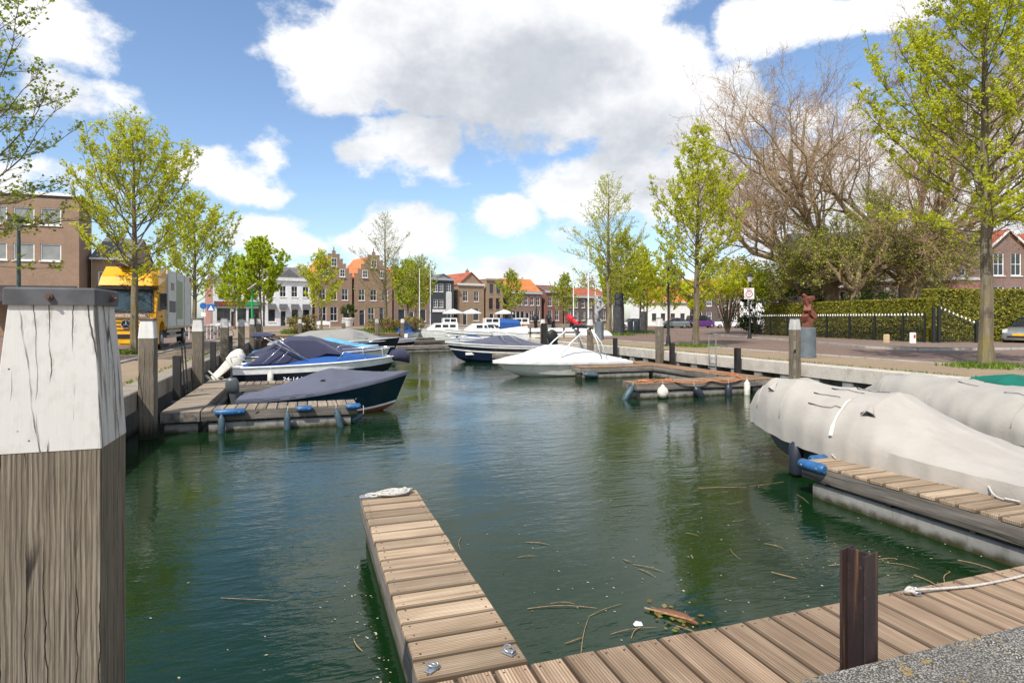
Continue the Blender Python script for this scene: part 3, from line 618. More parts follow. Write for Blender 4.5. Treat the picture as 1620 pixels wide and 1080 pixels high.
# ------------------------------------------------------------------ boats
class Hull:
    def __init__(s, L, B, sh0, sh1, draft, rake, tops=(0, .5, 1), n=26, p=2.3, mid=.4, stern=.9, chine=.04, bowchine=.25):
        s.L, s.B, s.n = L, B, n; s.sh0, s.sh1, s.p, s.mid, s.st = sh0, sh1, p, mid, stern
        s.rings = []; lv = [-1, -.5] + list(tops); s.nl = len(lv)
        for i in range(n + 1):
            q = i / n; b = s.b(q); zs = s.zs(q); zk = -draft + (draft + chine + bowchine * .8) * max(0, (q - .62) / .38) ** 2.4; zc = chine + bowchine * q ** 4
            ring = []
            for l in lv:
                if l == -1: y, z = 0, zk
                elif l == -.5: y, z = b * .55, zk + (zc - zk) * .45
                else: y, z = b * (.86 + .14 * l ** .8 - .2 * (1 - l) * q ** 3), zc + (zs - zc) * l
                hf = (z + draft) / (zs + draft)
                ring.append((q * L - rake * (1 - hf) * q ** 3.0, y, z))
            s.rings.append(ring)
    def b(s, q):
        h = s.B / 2
        if q > s.mid: return max(.012, h * (1 - ((q - s.mid) / (1 - s.mid)) ** s.p))
        return h * (s.st + (1 - s.st) * (1 - (1 - q / s.mid) ** 2))
    def zs(s, q): return s.sh0 + (s.sh1 - s.sh0) * q ** 1.7
    def band(s, name, i0, i1, m, parent, out=0.):
        mb = MB()
        for sg in (1, -1):
            mb.loft([[(r[k][0], sg * (r[k][1] + out), r[k][2]) for k in range(i0, i1 + 1)] for r in s.rings], False)
        return mb.build(name, m, parent, 50)
    def transom(s, m, parent):
        r = s.rings[0]; pts = [(p[0], p[1], p[2]) for p in r] + [(p[0], -p[1], p[2]) for p in reversed(r[1:])]
        return MB().add(pts, [tuple(range(len(pts)))]).build('transom', m, parent)
    def deck(s, m, parent, inset=.03, q0=0., q1=1., dz=-.02, crown=.05, name='deck'):
        rows = []
        for i in range(s.n + 1):
            q = i / s.n
            if q < q0 - 1e-6 or q > q1 + 1e-6: continue
            b = max(.004, s.b(q) - inset); z = s.zs(q) + dz
            rows.append([(q * s.L - .01, b * a, z + crown * (1 - a * a)) for a in (-1, -.6, -.2, .2, .6, 1)])
        return MB().loft(rows, False).build(name, m, parent, 40)
    def tarp(s, m, parent, st, drop, out, seed, ns=120, na=48, name='tarpaulin', pleat=.02, fold=.02):
        """a taut sheet over hoops. st: (q, ridge height over the sheer, roundness 0 tent .. 1 hoop)"""
        qs = [a[0] for a in st]; hs = [a[1] for a in st]; rs = [a[2] for a in st]; rows = []
        for i in range(ns + 1):
            q = i / ns; h = float(np.interp(q, qs, hs)); rd = float(np.interp(q, qs, rs)); b = s.b(q) + out; z = s.zs(q); k = max(j for j in range(len(qs)) if qs[j] <= q + 1e-9); k = min(k, len(qs) - 2)
            f = (q - qs[k]) / (qs[k + 1] - qs[k]); span = (qs[k + 1] - qs[k]) * s.L; dip = -.045 * span * 4 * f * (1 - f) * min(1, h * 2)
            row = []
            for j in range(na + 1):
                a = -1 + 2 * j / na; e = abs(a); sg = 1 if a > 0 else -1; x = q * s.L
                if e > .88: u = (e - .88) / .12; y = b; zz = z - drop * u; v = 0.; hem = 1.
                else:
                    v = e / .88; y = b * v; tent = 1 - v; hoop = (1 - v ** 2.6) ** .62; zz = z + h * (tent * (1 - rd) + hoop * rd) + dip * (1 - v * v); hem = max(0, (v - .55) / .45)
                ph = x * 2 * PI / .43 + seed + 1.3 * math.sin(x * 1.7); y += pleat * hem * (math.cos(ph) * .5 + .5) ** 2 * min(1, b * 2) * (1.2 if e > .88 else 1)
                d1 = x * 1.15 - v * 1.5 + .25 * mnoise.noise(Vector((x * .8, v * 2, seed))); cr = max(0, 1 - abs(((d1 * 1.4) % 1) - .5) * 7) ; d2 = x * .75 + v * 1.9 + .3 * mnoise.noise(Vector((x, v * 2 + 5, seed))); cr2 = max(0, 1 - abs(((d2 * 1.1) % 1) - .5) * 8)
                amp = fold * (.35 + .65 * max(0, mnoise.noise(Vector((x * .9, a * 1.5, seed + 3))) + .35)) * (1 - hem * .5) * min(1, h * 3)
                zz += amp * (cr - .7 * cr2) + .008 * mnoise.noise(Vector((x * 5, a * 7, seed)))
                row.append((x + (.03 if q > .99 else 0), sg * y, zz))
            rows.append(row)
        s.rows = rows; s.qr = (0, 1); mb = MB().loft(rows, False); mb.add(rows[0], [tuple(range(len(rows[0])))])
        return mb.build(name, m, parent, 32)
    def at(s, q, a, off=.01):
        n = len(s.rows) - 1; m = len(s.rows[0]) - 1; i = min(n - 1, max(1, round((q - s.qr[0]) / (s.qr[1] - s.qr[0]) * n))); k = min(m - 1, max(1, round((a + 1) / 2 * m)))
        p = Vector(s.rows[i][k]); nn = (Vector(s.rows[i + 1][k]) - Vector(s.rows[i - 1][k])).cross(Vector(s.rows[i][k + 1]) - Vector(s.rows[i][k - 1])).normalized()
        return p + nn * off, nn
    def rub(s, m, parent, r=.025, dz=0., name='rub_rail'):
        pts = [(p[-1][0] + (.01 if i == s.n else 0), p[-1][1] + r * .3, p[-1][2] + dz) for i, p in enumerate(s.rings)]
        mb = MB().tube(pts, r, 6); mb.tube([(x, -y, z) for x, y, z in pts], r, 6)
        return mb.build(name, m, parent, True)
    def cover(s, m, parent, hts, p=1.3, drop=.08, out=.03, q0=0., q1=1., wr=.02, seed=0, name='cover', ns=70, na=26, sag=.0, ridge=0.):
        """hts: list of (q, ridge height over the sheer); a sheet draped over the gunwales"""
        qs = [a for a, _ in hts]; hs = [b for _, b in hts]; rows = []
        for i in range(ns + 1):
            q = q0 + (q1 - q0) * i / ns; b = s.b(q) + out; z = s.zs(q); h = float(np.interp(q, qs, hs))
            near = min(abs(q - a) for a in qs[1:-1]) if len(qs) > 2 else 0
            row = []
            for k in range(na + 1):
                a = -1 + 2 * k / na; e = abs(a)
                if e > .9:
                    y = b * math.copysign(1, a) * (1 - .0 * e); zz = z - drop * (e - .9) / .1; y *= 1 - .1 * (e - .9) / .1 * drop
                else:
                    e2 = e / .9; y = b * math.copysign(e2, a); zz = z + h * max(0, (1 - e2 ** p)) - sag * math.sin(PI * e2) * min(1, near * 8)
                x = q * s.L
                if wr:
                    v = Vector((x * .9, a * 1.8, seed * 7.3)); w = mnoise.noise(v) * .3 + (.5 - abs(mnoise.noise(Vector((x * 1.1 + a * 2.6, x * .5 - a * 3.4, seed))))) ** 3 * 3.6 + (.5 - abs(mnoise.noise(Vector((x * 2.3 - a * 3, a * 2.2 + x, seed + 9))))) ** 3 * 2.4 - .45
                    zz += wr * w * min(1, 1.6 * (1.1 - e)); y += wr * .7 * w * (1 if a > 0 else -1) * min(1, e * 2) * min(1, b * 3)
                row.append((x + (.03 if q > .99 else 0), y, zz))
            rows.append(row)
        s.rows = rows; s.qr = (q0, q1); mb = MB().loft(rows, False)
        if rows[0][na // 2][2] - s.zs(q0) > .02:
            r0 = rows[0]; mb.add(r0, [tuple(range(len(r0)))])
        return mb.build(name, m, parent, 55)
def outboard(parent, x, z, m, sc=1., tilt=0., label=None):
    """motor on the transom, pointing aft (-x)"""
    o = MB()
    rings = []
    for zz, x0, x1, ww in ((0, -.36, .02, .11), (.05, -.42, .05, .15), (.3, -.46, .06, .165), (.5, -.42, .04, .155), (.6, -.34, -.02, .12), (.63, -.26, -.1, .06)):
        rings.append([(x0 + (x1 - x0) * u, ww * v, zz + (.04 if u < .3 else 0)) for u, v in ((0, -.55), (.12, -.9), (.6, -1), (.9, -.8), (1, -.4), (1, .4), (.9, .8), (.6, 1), (.12, .9), (0, .55))])
    o.loft(rings); o.xf(sc=sc, ry=tilt, loc=(x, 0, z)); c = o.build('motor_cowl', m, parent, 50)
    if label: c['label'] = label
    MB().loft([[(a - .2, b, zz) for a, b in ((-.1 * w, -.07 * w), (.1 * w, -.07 * w), (.14 * w, .0), (.1 * w, .07 * w), (-.1 * w, .07 * w), (-.16 * w, 0))] for zz, w in ((.02, 1.1), (-.35, .8), (-.75, .7))]).xf(sc=sc, ry=tilt, loc=(x, 0, z)).build('motor_leg', m, parent, 50)
    MB().tube([(-.02, 0, -.82), (-.16, 0, -.8), (-.4, 0, -.8), (-.46, 0, -.8)], [.02, .06, .05, .02], 8).box(-.5, .05, -.10, .10, -.63, -.605).xf(sc=sc, ry=tilt, loc=(x, 0, z)).build('motor_gearcase', m, parent, 50)
    MB().box(-.08, .12, -.12, .12, -.3, .0).xf(sc=sc, loc=(x, 0, z)).build('clamp_bracket', 'black_metal', parent)
def fender(label, loc, m, L=.5, r=.09, tilt=(0, 0), ball=False, rope=.2, ropem='rope_white'):
    f = thing('fender', label, 'fender', loc, 0, 'fenders hanging from boats and jetties')
    if ball: prof = [(.015, .0), (.05, -.02), (.06, -.05), (.14, -.12), (.18, -.22), (.17, -.32), (.11, -.41), (.03, -.44)]
    else: prof = [(.02, 0), (.03, -.03), (r * .55, -.06), (r, -.12), (r, -L + .08), (r * .8, -L + .03), (r * .3, -L)]
    q = MB().lathe(prof, 14).xf(rx=tilt[0], ry=tilt[1]); q.build('fender_body', m, f, 50)
    MB().tube([(0, 0, -.02), (.01, .01, rope * .6), (.0, .04, rope)], .008, 5).build('lanyard', ropem, f)
    return f
def rope_path(pts, r, n=60, twist=True):
    pts = [Vector(p) for p in pts]; out = []
    for i in range(n + 1):
        u = i / n * (len(pts) - 1); k = min(int(u), len(pts) - 2); f = u - k
        p0 = pts[max(k - 1, 0)]; p1 = pts[k]; p2 = pts[k + 1]; p3 = pts[min(k + 2, len(pts) - 1)]
        out.append(.5 * ((2 * p1) + (p2 - p0) * f + (2 * p0 - 5 * p1 + 4 * p2 - p3) * f * f + (3 * p1 - p0 - 3 * p2 + p3) * f ** 3))
    return MB().tube(out, [r * (1 + (.18 if i % 2 else -.1)) if twist else r for i in range(len(out))], 6)

# --- A: large boat under a beige tarp, right foreground
A = thing('covered_boat', 'large boat under beige tarpaulin moored against the right finger jetty', 'boat', (9.0, 2.75, 0), R(99))
hA = Hull(6.6, 2.05, .62, .92, .25, .9, (0, .55, 1), p=2.6)
hA.band('hull_bottom', 0, 2, 'hull_grey', A); hA.band('topsides', 2, 4, 'hull_grey', A); hA.transom('hull_grey', A)
hA.rub('bumper_blue', A, .022, -.30)
hA.tarp('tarp_beige', A, [(0, .03, .2), (.26, .06, .1), (.37, .14, .15), (.60, .70, .8), (.70, .66, .85), (.84, .68, .9), (.93, .60, .9), (.985, .30, .8), (1., .04, .5)], .30, .05, 2)
def vent_hood(parent, h, q, a, s, m):
    p, n = h.at(q, a, .0); up = (Vector((0, 0, 1)) - n * n.z).normalized(); sd = up.cross(n); c = p
    mb = MB().add([c - sd * s * .5, c + sd * s * .5, c + up * s * 1.15, c - sd * s * .42 + n * s * .3, c + sd * s * .42 + n * s * .3, c + up * s * .12 + n * s * .42], [(0, 3, 2), (3, 5, 2), (5, 4, 2), (4, 1, 2)])
    o = mb.build('vent_hood', m, parent); MB().add([c - sd * s * .40 + n * .012, c + sd * s * .40 + n * .012, c + up * s * .22 + n * .012], [(0, 1, 2)]).build('opening', 'rubber', o); return o
def strap(parent, h, q0, a0, q1, a1, m='rubber', r=.0045, n=8):
    pts = [h.at(q0 + (q1 - q0) * i / n, a0 + (a1 - a0) * i / n, .015)[0] for i in range(n + 1)]
    return MB().tube(pts, [r * (1.8 if i in (0, 1) else 1) for i in range(n + 1)], 5).build('tie_strap', m, parent)
def seam(parent, h, q, m, a0=-.86, a1=.86, r=.012): return MB().tube([h.at(q, a0 + (a1 - a0) * i / 24, .002)[0] for i in range(25)], r, 5).build('seam', m, parent, True)
vent_hood(A, hA, .90, .62, .17, 'tarp_beige'); vent_hood(A, hA, .60, .66, .2, 'tarp_beige')
strap(A, hA, .76, .68, .67, .64); strap(A, hA, .77, .46, .69, .44); strap(A, hA, .74, .2, .66, .2); strap(A, hA, .70, .02, .62, .04)
for q in (.955, .84, .665): seam(A, hA, q, 'tarp_beige')
strap(A, hA, .665, .86, .663, .45, 'tarp_white', .016, 10)
# --- B: second covered boat behind
Bt = thing('covered_boat', 'grey-beige covered boat lying behind the large beige tarpaulin boat', 'boat', (12.3, 4.0, 0), R(92))
hB = Hull(6.4, 2.1, .62, .9, .25, .8)
hB.band('hull_bottom', 0, 2, 'hull_grey', Bt); hB.band('topsides', 2, 4, 'gel_white', Bt); hB.transom('gel_white', Bt)
hB.tarp('tarp_beige_dark', Bt, [(0, .05, .3), (.2, .3, .4), (.48, .66, .8), (.66, .62, .85), (.82, .60, .85), (.93, .42, .8), (1, .05, .5)], .22, .05, 5)
vent_hood(Bt, hB, .42, .62, .22, 'tarp_beige_dark'); strap(Bt, hB, .66, .3, .6, .3); strap(Bt, hB, .52, .4, .46, .44); strap(Bt, hB, .62, .0, .56, .0)
for q in (.9, .7, .45): seam(Bt, hB, q, 'tarp_beige_dark')
Cg = thing('covered_boat', 'boat under a dark green cover at the right edge', 'boat', (14.3, 4.6, 0), R(91))
hC = Hull(5.2, 1.9, .65, .9, .25, .6); hC.band('hull_bottom', 0, 2, 'hull_grey', Cg); hC.band('topsides', 2, 4, 'gel_white', Cg)
hC.cover('canvas_green', Cg, [(0, .05), (.3, .45), (.8, .55), (.95, .35), (1, .05)], 2.2, .15, .04, wr=.03, seed=8, name='tarpaulin')
fender('black fender hanging at the bow of the beige covered boat', (7.5, 7.75, .62), 'fender_navy', .62, .11)

# --- navy boat with slate cover, left
N = thing('covered_boat', 'small navy hulled boat with slate grey cover and outboard', 'boat', (-1.55, 17.3, 0), R(-3))
hN = Hull(4.35, 1.85, .52, 1.08, .22, .55, (0, .07, .5, 1), p=2.2, bowchine=.18)
hN.band('hull_bottom', 0, 2, 'hull_red', N); hN.band('boot_stripe', 2, 3, 'gel_white', N); hN.band('topsides', 3, 5, 'hull_teal', N); hN.transom('hull_teal', N)
hN.cover('tarp_slate', N, [(0, .02), (.1, .10), (.45, .46), (.52, .50), (.62, .38), (.85, .12), (1, .0)], 1.15, .10, .025, wr=.025, seed=3, name='boat_cover', ns=80)
for q in (.12, .32, .52, .72, .9):
    r = hN.rings[int(q * 26)]; MB().lathe([(.0, 0), (.02, 0), (.016, .012), (0, .014)], 8).xf((r[3][0], -r[4][1] - .0, r[4][2] - .02), rx=R(90)).build('cover_stud', 'gel_white', N)
vent_hood(N, hN, .47, -.5, .14, 'tarp_slate')
outboard(N, -.06, .62, 'hull_grey', .62, -.1, 'grey outboard motor cowl')
# --- white and blue speedboat 24-14-YN
S = thing('speedboat', 'white speedboat with black stripe, royal blue cover and navy canopy', 'boat', (-2.2, 23.2, 0), R(-2))
hS = Hull(5.55, 2.2, .88, 1.14, .3, .95, (0, .30, .36, .72, 1), p=2.5, mid=.5, stern=.94)
hS.band('hull_bottom', 0, 2, 'gel_black', S); hS.band('lower_stripe', 2, 3, 'gel_black', S); hS.band('pinstripe', 3, 4, 'gel_white', S); hS.band('black_stripe', 4, 5, 'gel_black', S); hS.band('topsides', 5, 6, 'gel_white', S); hS.transom('gel_white', S)
hS.deck('gel_white', S, .02); hS.rub('gel_white', S, .03)
hS.cover('canvas_blue', S, [(0, .02), (.08, .1), (.3, .12), (.40, .34), (.52, .42), (.6, .36), (.72, .22), (.9, .05), (1, .0)], 1.8, .06, -.06, .05, .93, wr=.012, seed=11, name='blue_cover', ns=60)
rows = []
for (x, zt, hw, zb) in ((.45, .98, .85, .95), (1.3, 1.62, .80, .98), (1.75, 1.90, .74, 1.0), (2.6, 1.86, .70, 1.15), (3.0, 1.62, .72, 1.3), (3.5, 1.30, .7, 1.25)):
    rows.append([(x, hw * y, zb + (zt - zb) * z) for y, z in ((-1, 0), (-.96, .5), (-.85, .85), (-.5, .97), (0, 1.02), (.5, .97), (.85, .85), (.96, .5), (1, 0))])
MB().loft(rows, False).build('canopy', 'tarp_navy', S, 30)
for sg in (-1, 1):
    MB().tube([(2.35, sg * .86, 1.12), (1.15, sg * .86, 1.78), (.78, sg * .8, 1.98)], .022, 6).build('canopy_bow', 'chrome', S, True)
    MB().tube([(.9, sg * .9, .98), (1.5, sg * .87, 1.55)], .014, 6).build('canopy_bow', 'chrome', S, True)
    MB().tube([(1.35, sg * .9, 1.0), (1.75, sg * .87, 1.42)], .014, 6).build('canopy_bow', 'chrome', S, True)
    MB().tube([(2.2, sg * .87, 1.2), (1.35, sg * .82, 1.85)], .014, 6).build('canopy_bow', 'chrome', S, True)
    pts = [(3.35, sg * .92, 1.06), (3.6, sg * .88, 1.36), (4.3, sg * .70, 1.42), (5.0, sg * .40, 1.46), (5.45, sg * .06, 1.48)]
    MB().tube(pts, .016, 6).build('bow_rail', 'chrome', S, True)
    for k in (2, 3): MB().tube([pts[k], (pts[k][0] + .05, pts[k][1] * .95, hS.zs(pts[k][0] / 5.55))], .012, 5).build('stanchion', 'chrome', S)
MB().loft([[(x, y * w, 1.93 + z * h + (x - .2) * .0) for y, z in ((-1, 0), (-.9, .8), (-.3, 1), (.3, 1), (.9, .8), (1, 0), (.8, -.5), (-.8, -.5))] for x, w, h in ((.5, .7, .05), (.62, .86, .11), (.95, .88, .12), (1.2, .86, .05))]).build('folded_bimini', 'tarp_navy', S, 40)
MB().loft([[(x, w * math.cos(t), z + h * math.sin(t)) for t in np.linspace(0, 2 * PI, 12)[:-1]] for x, w, z, h in ((5.25, .05, 1.12, .1), (5.35, .2, 1.16, .2), (5.6, .24, 1.18, .25), (5.85, .22, 1.12, .24), (6.0, .08, 1.02, .18))]).build('anchor_bag', 'tarp_navy', S, 50)
MB().box(-.55, .05, -.85, .85, .28, .36).build('swim_platform', 'gel_white', S)
outboard(S, -.12, .80, 'gel_cream', .98, R(46), 'tilted cream outboard motor cowl')
for sg in (-1,): MB().tube([(.02, -.75, .84), (-.1, -.78, 1.2), (.2, -.8, 1.28), (.5, -.82, .98)], .02, 6).build('grab_rail', 'chrome', S, True)
text('registration_number', '24-14-YN', .17, 'gel_white', S, (2.02, -1.075, .42), (R(84), 0, R(0)), sx=1.3)
fender('cream fender hanging on the white speedboat side', (-1.05, 21.98, .78), 'fender_white', .52, .095, rope=.12)
# --- boats farther along the left quay
def cov_boat(label, loc, rz, L, B, hullm, covm, hts, seed, sheer=(.75, 1.05), p=1.3, under=None, q1=1., wind=False, stripe=None):
    t = thing('covered_boat', label, 'boat', loc, rz)
    h = Hull(L, B, sheer[0], sheer[1], .25, .6, (0, .35, .7, 1))
    h.band('hull_bottom', 0, 2, under or hullm, t); h.band('lower_topsides', 2, 3, hullm, t); h.band('stripe', 3, 4, stripe or hullm, t); h.band('topsides', 4, 5, hullm, t); h.transom(hullm, t); h.deck(hullm, t, .03); h.rub('alu_white', t, .02)
    h.cover(covm, t, hts, p, .06, .02, 0, q1, wr=.03, seed=seed, name='boat_cover', ns=50)
    return t, h
t, h = cov_boat('boat with cream deck and dark canopy behind the speedboat bow', (-2.3, 29.6, 0), R(-3), 6.2, 2.2, 'gel_cream', 'tarp_navy', [(0, .1), (.25, .75), (.42, .85), (.55, .55), (.8, .12), (1, 0)], 21, (.85, 1.12), 1.5, q1=.93)
for sg in (-1, 1): MB().tube([(3.6, sg * 1.0, 1.0), (3.9, sg * .95, 1.3), (5.2, sg * .6, 1.42), (6.0, sg * .1, 1.45)], .016, 6).build('bow_rail', 'chrome', t, True)
cov_boat('open boat under a light blue cover', (-2.4, 33.5, 0), R(-3), 6.2, 2.2, 'gel_white', 'canvas_sky', [(0, .1), (.3, .5), (.6, .6), (.9, .1), (1, 0)], 22, (.8, 1.1))
t, h = cov_boat('black hulled cabin boat with grey canopy on the left side', (-2.0, 40.5, 0), R(-3), 8.0, 2.6, 'gel_black', 'tarp_grey', [(0, .1), (.3, .75), (.6, .8), (.72, .55), (.85, .06), (1, 0)], 23, (.95, 1.3), 2.2, q1=.9)
for sg in (-1, 1): MB().add([(5.0, sg * .62, 1.75), (5.9, sg * .6, 1.45), (5.9, sg * .95, 1.25), (5.0, sg * 1.05, 1.3)], [(0, 1, 2, 3)]).build('window', 'glass_curtain', t)
t, h = cov_boat('white day boat with charcoal cover beyond the left jetties', (1.2, 47.0, 0), R(-8), 7.0, 2.3, 'gel_white', 'tarp_charcoal', [(0, .05), (.25, .75), (.4, .55), (.8, .2), (1, 0)], 24, (.75, 1.0), stripe='gel_black')
# --- right hand boats
V = thing('speedboat', 'white covered speedboat with white tower frame beside the right jetty', 'boat', (14.1, 25.3, 0), R(181))
hV = Hull(6.3, 2.3, .62, .72, .3, 1.25, (0, .75, .82, 1), p=2.4, mid=.45, stern=.92, bowchine=.3)
hV.band('hull_bottom', 0, 2, 'gel_cream', V); hV.band('topsides', 2, 3, 'gel_cream', V); hV.band('rubbing_strake', 3, 4, 'print_grey', V); hV.band('gunwale', 4, 5, 'gel_cream', V); hV.transom('gel_cream', V)
hV.cover('tarp_white', V, [(0, .05), (.12, .22), (.3, .5), (.5, .72), (.62, .68), (.8, .3), (1, .0)], 1.35, .13, .04, wr=.04, seed=31, name='boat_cover', ns=90, na=34)
for sg in (-1, 1):
    MB().tube([(3.55, sg * 1.0, .95), (3.0, sg * .95, 1.5), (2.35, sg * .9, 2.0), (2.1, sg * .85, 2.1)], .032, 8).build('tower_leg', 'alu_white', V, True)
    MB().tube([(1.6, sg * 1.02, .85), (1.75, sg * .97, 1.5), (2.0, sg * .88, 2.05)], .03, 8).build('tower_leg', 'alu_white', V, True)
    MB().tube([(1.3, sg * 1.02, .82), (1.55, sg * .97, 1.45), (1.95, sg * .88, 2.02)], .02, 8).build('tower_leg', 'alu_white', V, True)
MB().tube([(2.05, -.92, 2.08), (2.12, -.5, 2.17), (2.12, .5, 2.17), (2.05, .92, 2.08)], [.06, .085, .085, .06], 10).build('tower_bar', 'rubber', V, True)
MB().add([(1.35, -1.0, .95), (1.62, -.98, 1.45), (2.0, -.9, 2.0), (2.0, -.5, 2.02), (1.9, -.45, 1.3), (1.75, -.6, .98)], [(0, 1, 2, 3, 4, 5)]).build('folded_canvas', 'tarp_grey', V)
D = thing('speedboat', 'navy and white speedboat with black outboard beyond the white boat', 'boat', (14.2, 34.4, 0), R(178))
hD = Hull(6.4, 2.3, .85, 1.15, .3, 1.1, (0, .5, .6, .82, 1), p=2.4, mid=.45)
hD.band('hull_bottom', 0, 2, 'gel_navy', D); hD.band('topsides', 2, 3, 'gel_navy', D); hD.band('pinstripe', 3, 4, 'gel_white', D); hD.band('stripe', 4, 5, 'gel_black', D); hD.band('gunwale', 5, 6, 'gel_white', D); hD.transom('gel_white', D); hD.deck('gel_white', D, .02); hD.rub('gel_white', D, .03)
hD.cover('tarp_slate', D, [(0, .05), (.15, .2), (.38, .62), (.55, .55), (.68, .28), (.9, .05), (1, 0)], 1.25, .04, -.04, 0, .95, wr=.015, seed=33, name='boat_cover')
for sg in (-1, 1):
    MB().tube([(3.0, sg * .95, 1.15), (3.45, sg * .9, 1.7), (3.7, sg * .8, 2.1)], .025, 6).build('arch_leg', 'alu_white', D, True); MB().tube([(2.1, sg * .95, 1.1), (3.3, sg * .85, 1.9)], .018, 6).build('arch_leg', 'alu_white', D, True)
    MB().tube([(3.9, sg * .95, 1.15), (4.1, sg * .9, 1.4), (5.4, sg * .5, 1.5), (6.2, sg * .1, 1.5)], .016, 6).build('bow_rail', 'chrome', D, True)
MB().tube([(3.3, -.85, 1.95), (3.6, -.7, 2.12), (3.6, .7, 2.12), (3.3, .85, 1.95)], .05, 8).build('arch_bar', 'tarp_navy', D, True)
outboard(D, -.15, .95, 'rubber', 1.25, R(20), 'black outboard motor cowl')
MB().box(4.6, 5.3, .86, .90, .42, .56).xf(rz=R(-3)).build('name_panel', 'gel_white', D)
t, h = cov_boat('large cruiser under a white cover beside tall black pile', (24.5, 46.5, 0), R(174), 10., 3.2, 'gel_white', 'tarp_white', [(0, .4), (.3, .85), (.6, .75), (.85, .35), (1, 0)], 41, (1.1, 1.5), 1.8)
def cruiser(label, loc, rz, L, B, canv=None, ckind=0):
    t = thing('cabin_cruiser', label, 'boat', loc, rz)
    h = Hull(L, B, .95, 1.35, .4, .9, (0, .55, .65, 1)); h.band('hull_bottom', 0, 2, 'gel_navy', t); h.band('topsides', 2, 3, 'gel_white', t); h.band('stripe', 3, 4, 'gel_navy' if ckind != 1 else 'gel_white', t); h.band('bulwark', 4, 5, 'gel_white', t); h.transom('gel_white', t); h.deck('gel_white', t); h.rub('alu_white', t, .03)
    x0, x1, z0 = L * .3, L * .74, 1.05; hw = B * .38
    MB().loft([[(x, hw * k * y, z) for y in (-1, 1)] + [(x, hw * k * y * .9, z + hh) for y in (1, -1)] for x, k, z, hh in ((x0, 1, z0, .95), (x1 - .9, 1, z0, .9), (x1, .75, z0, .3))]).build('cabin', 'gel_white', t)
    MB().loft([[(x, hw * .9 * y, z) for y in (-1, 1)] + [(x, hw * .82 * y, z + .6) for y in (1, -1)] for x, z in ((x0 + .1, 1.95), (x0 + 1.7, 1.95))]).build('wheelhouse', 'gel_white', t)
    for sg in (-1, 1):
        for k in range(3): MB().box(x0 + .3 + k * .85, x0 + .95 + k * .85, sg * hw * .955 - .02, sg * hw * .955 + .02, z0 + .42, z0 + .74).build('window', 'glass_dark', t)
        for k in range(2): MB().box(x0 + .25 + k * .72, x0 + .85 + k * .72, sg * hw * .87 - .02, sg * hw * .87 + .02, 2.1, 2.45).build('window', 'glass_dark', t)
        pts = [(L * .62, sg * B * .42, 1.3), (L * .66, sg * B * .4, 1.75), (L * .86, sg * B * .22, 1.85), (L * .98, sg * .05, 1.95)]
        MB().tube(pts, .02, 5).build('rail', 'chrome', t)
    if canv: 
        MB().loft([[(x, hw * 1.05 * y, 1.05 + hh * z) for y, z in ((-1, 0), (-.95, .7), (-.6, 1), (.6, 1), (.95, .7), (1, 0))] for x, hh in ((.3, .9), (.6, 1.35), (x0 + .1, 1.5))]).build('cockpit_canopy', canv, t, 40)
    return t
cruiser('white cabin cruiser with blue cockpit canopy across the basin', (23.0, 63.5, 0), R(172), 8.6, 2.9, 'canvas_blue')
cruiser('white cabin cruiser moored behind the blue canopy one', (19.5, 69.5, 0), R(174), 8.0, 2.8, None, 1)
cruiser('white motor yacht at the far right side of the basin', (27.3, 67.0, 0), R(170), 7.2, 2.7, None, 1)
cov_boat('boat covered with a slanted blue tarpaulin at far quay', (9.8, 66.5, 0), R(60), 6.0, 2.4, 'gel_white', 'canvas_blue', [(0, .4), (.4, 1.1), (.8, .5), (1, .05)], 44, (.9, 1.2), 1.2)
cov_boat('low white dinghy with blue cover in front of cruisers', (17.5, 57.5, 0), R(176), 5.6, 2.0, 'gel_white', 'canvas_blue', [(0, .05), (.3, .35), (.6, .25), (1, 0)], 45, (.5, .7), q1=.6)
cov_boat('low white sloop with grey cover behind the navy speedboat', (20.5, 52.0, 0), R(177), 7.5, 2.2, 'gel_white', 'tarp_white', [(0, .05), (.3, .3), (.6, .2), (1, 0)], 46, (.6, .85))
ws = thing('wooden_sloop', 'varnished orange wooden boat cabin among white cruisers', 'boat', (26.2, 62.2, 0), R(172))
hw_ = Hull(5.5, 2.1, .8, 1.1, .3, .5); hw_.band('hull_bottom', 0, 2, 'hull_red', ws); hw_.band('topsides', 2, 4, 'wood_orange', ws); hw_.deck('wood_pale', ws)
MB().box(1.2, 3.4, -.75, .75, .95, 1.9).build('cabin', 'wood_orange', ws); 
for k in range(3): MB().box(1.4 + k * .66, 1.85 + k * .66, -.775, .775, 1.35, 1.75).build('window', 'glass_dark', ws)
# black and red covered outboards seen over the right quay
def lone_motor(label, loc, m, sc, rz):
    o = thing('boat_outboard', label, 'outboard motor', loc, rz); outboard(o, 0, 0, m, sc, R(62)); return o
for i, (x, y, m, l) in enumerate([(17.1, 43.6, 'rubber', 'left black outboard on the dinghy rack behind white post'), (18.4, 43.9, 'rubber', 'right black outboard on the dinghy rack behind white post'), (20.0, 43.2, 'canvas_red', 'outboard under a bright red cover on the dinghy rack')]): lone_motor(l, (x - .2, y, 2.16), m, 1.1, R(70 + 20 * i))
rk = thing('motor_rack', 'grey timber rack carrying the outboard motors', 'rack', (18.4, 43.4, QZ))
MB().box(-2.2, 2.2, -.1, .1, .78, 1.05).build('beam', 'fascia', rk); MB().box(-2.2, 2.2, -.06, .06, .35, .5).build('beam', 'fascia', rk)
for x in (-2, -.6, .8, 2): MB().box(x - .06, x + .06, -.06, .06, -.1, .78).build('post', 'fascia', rk)

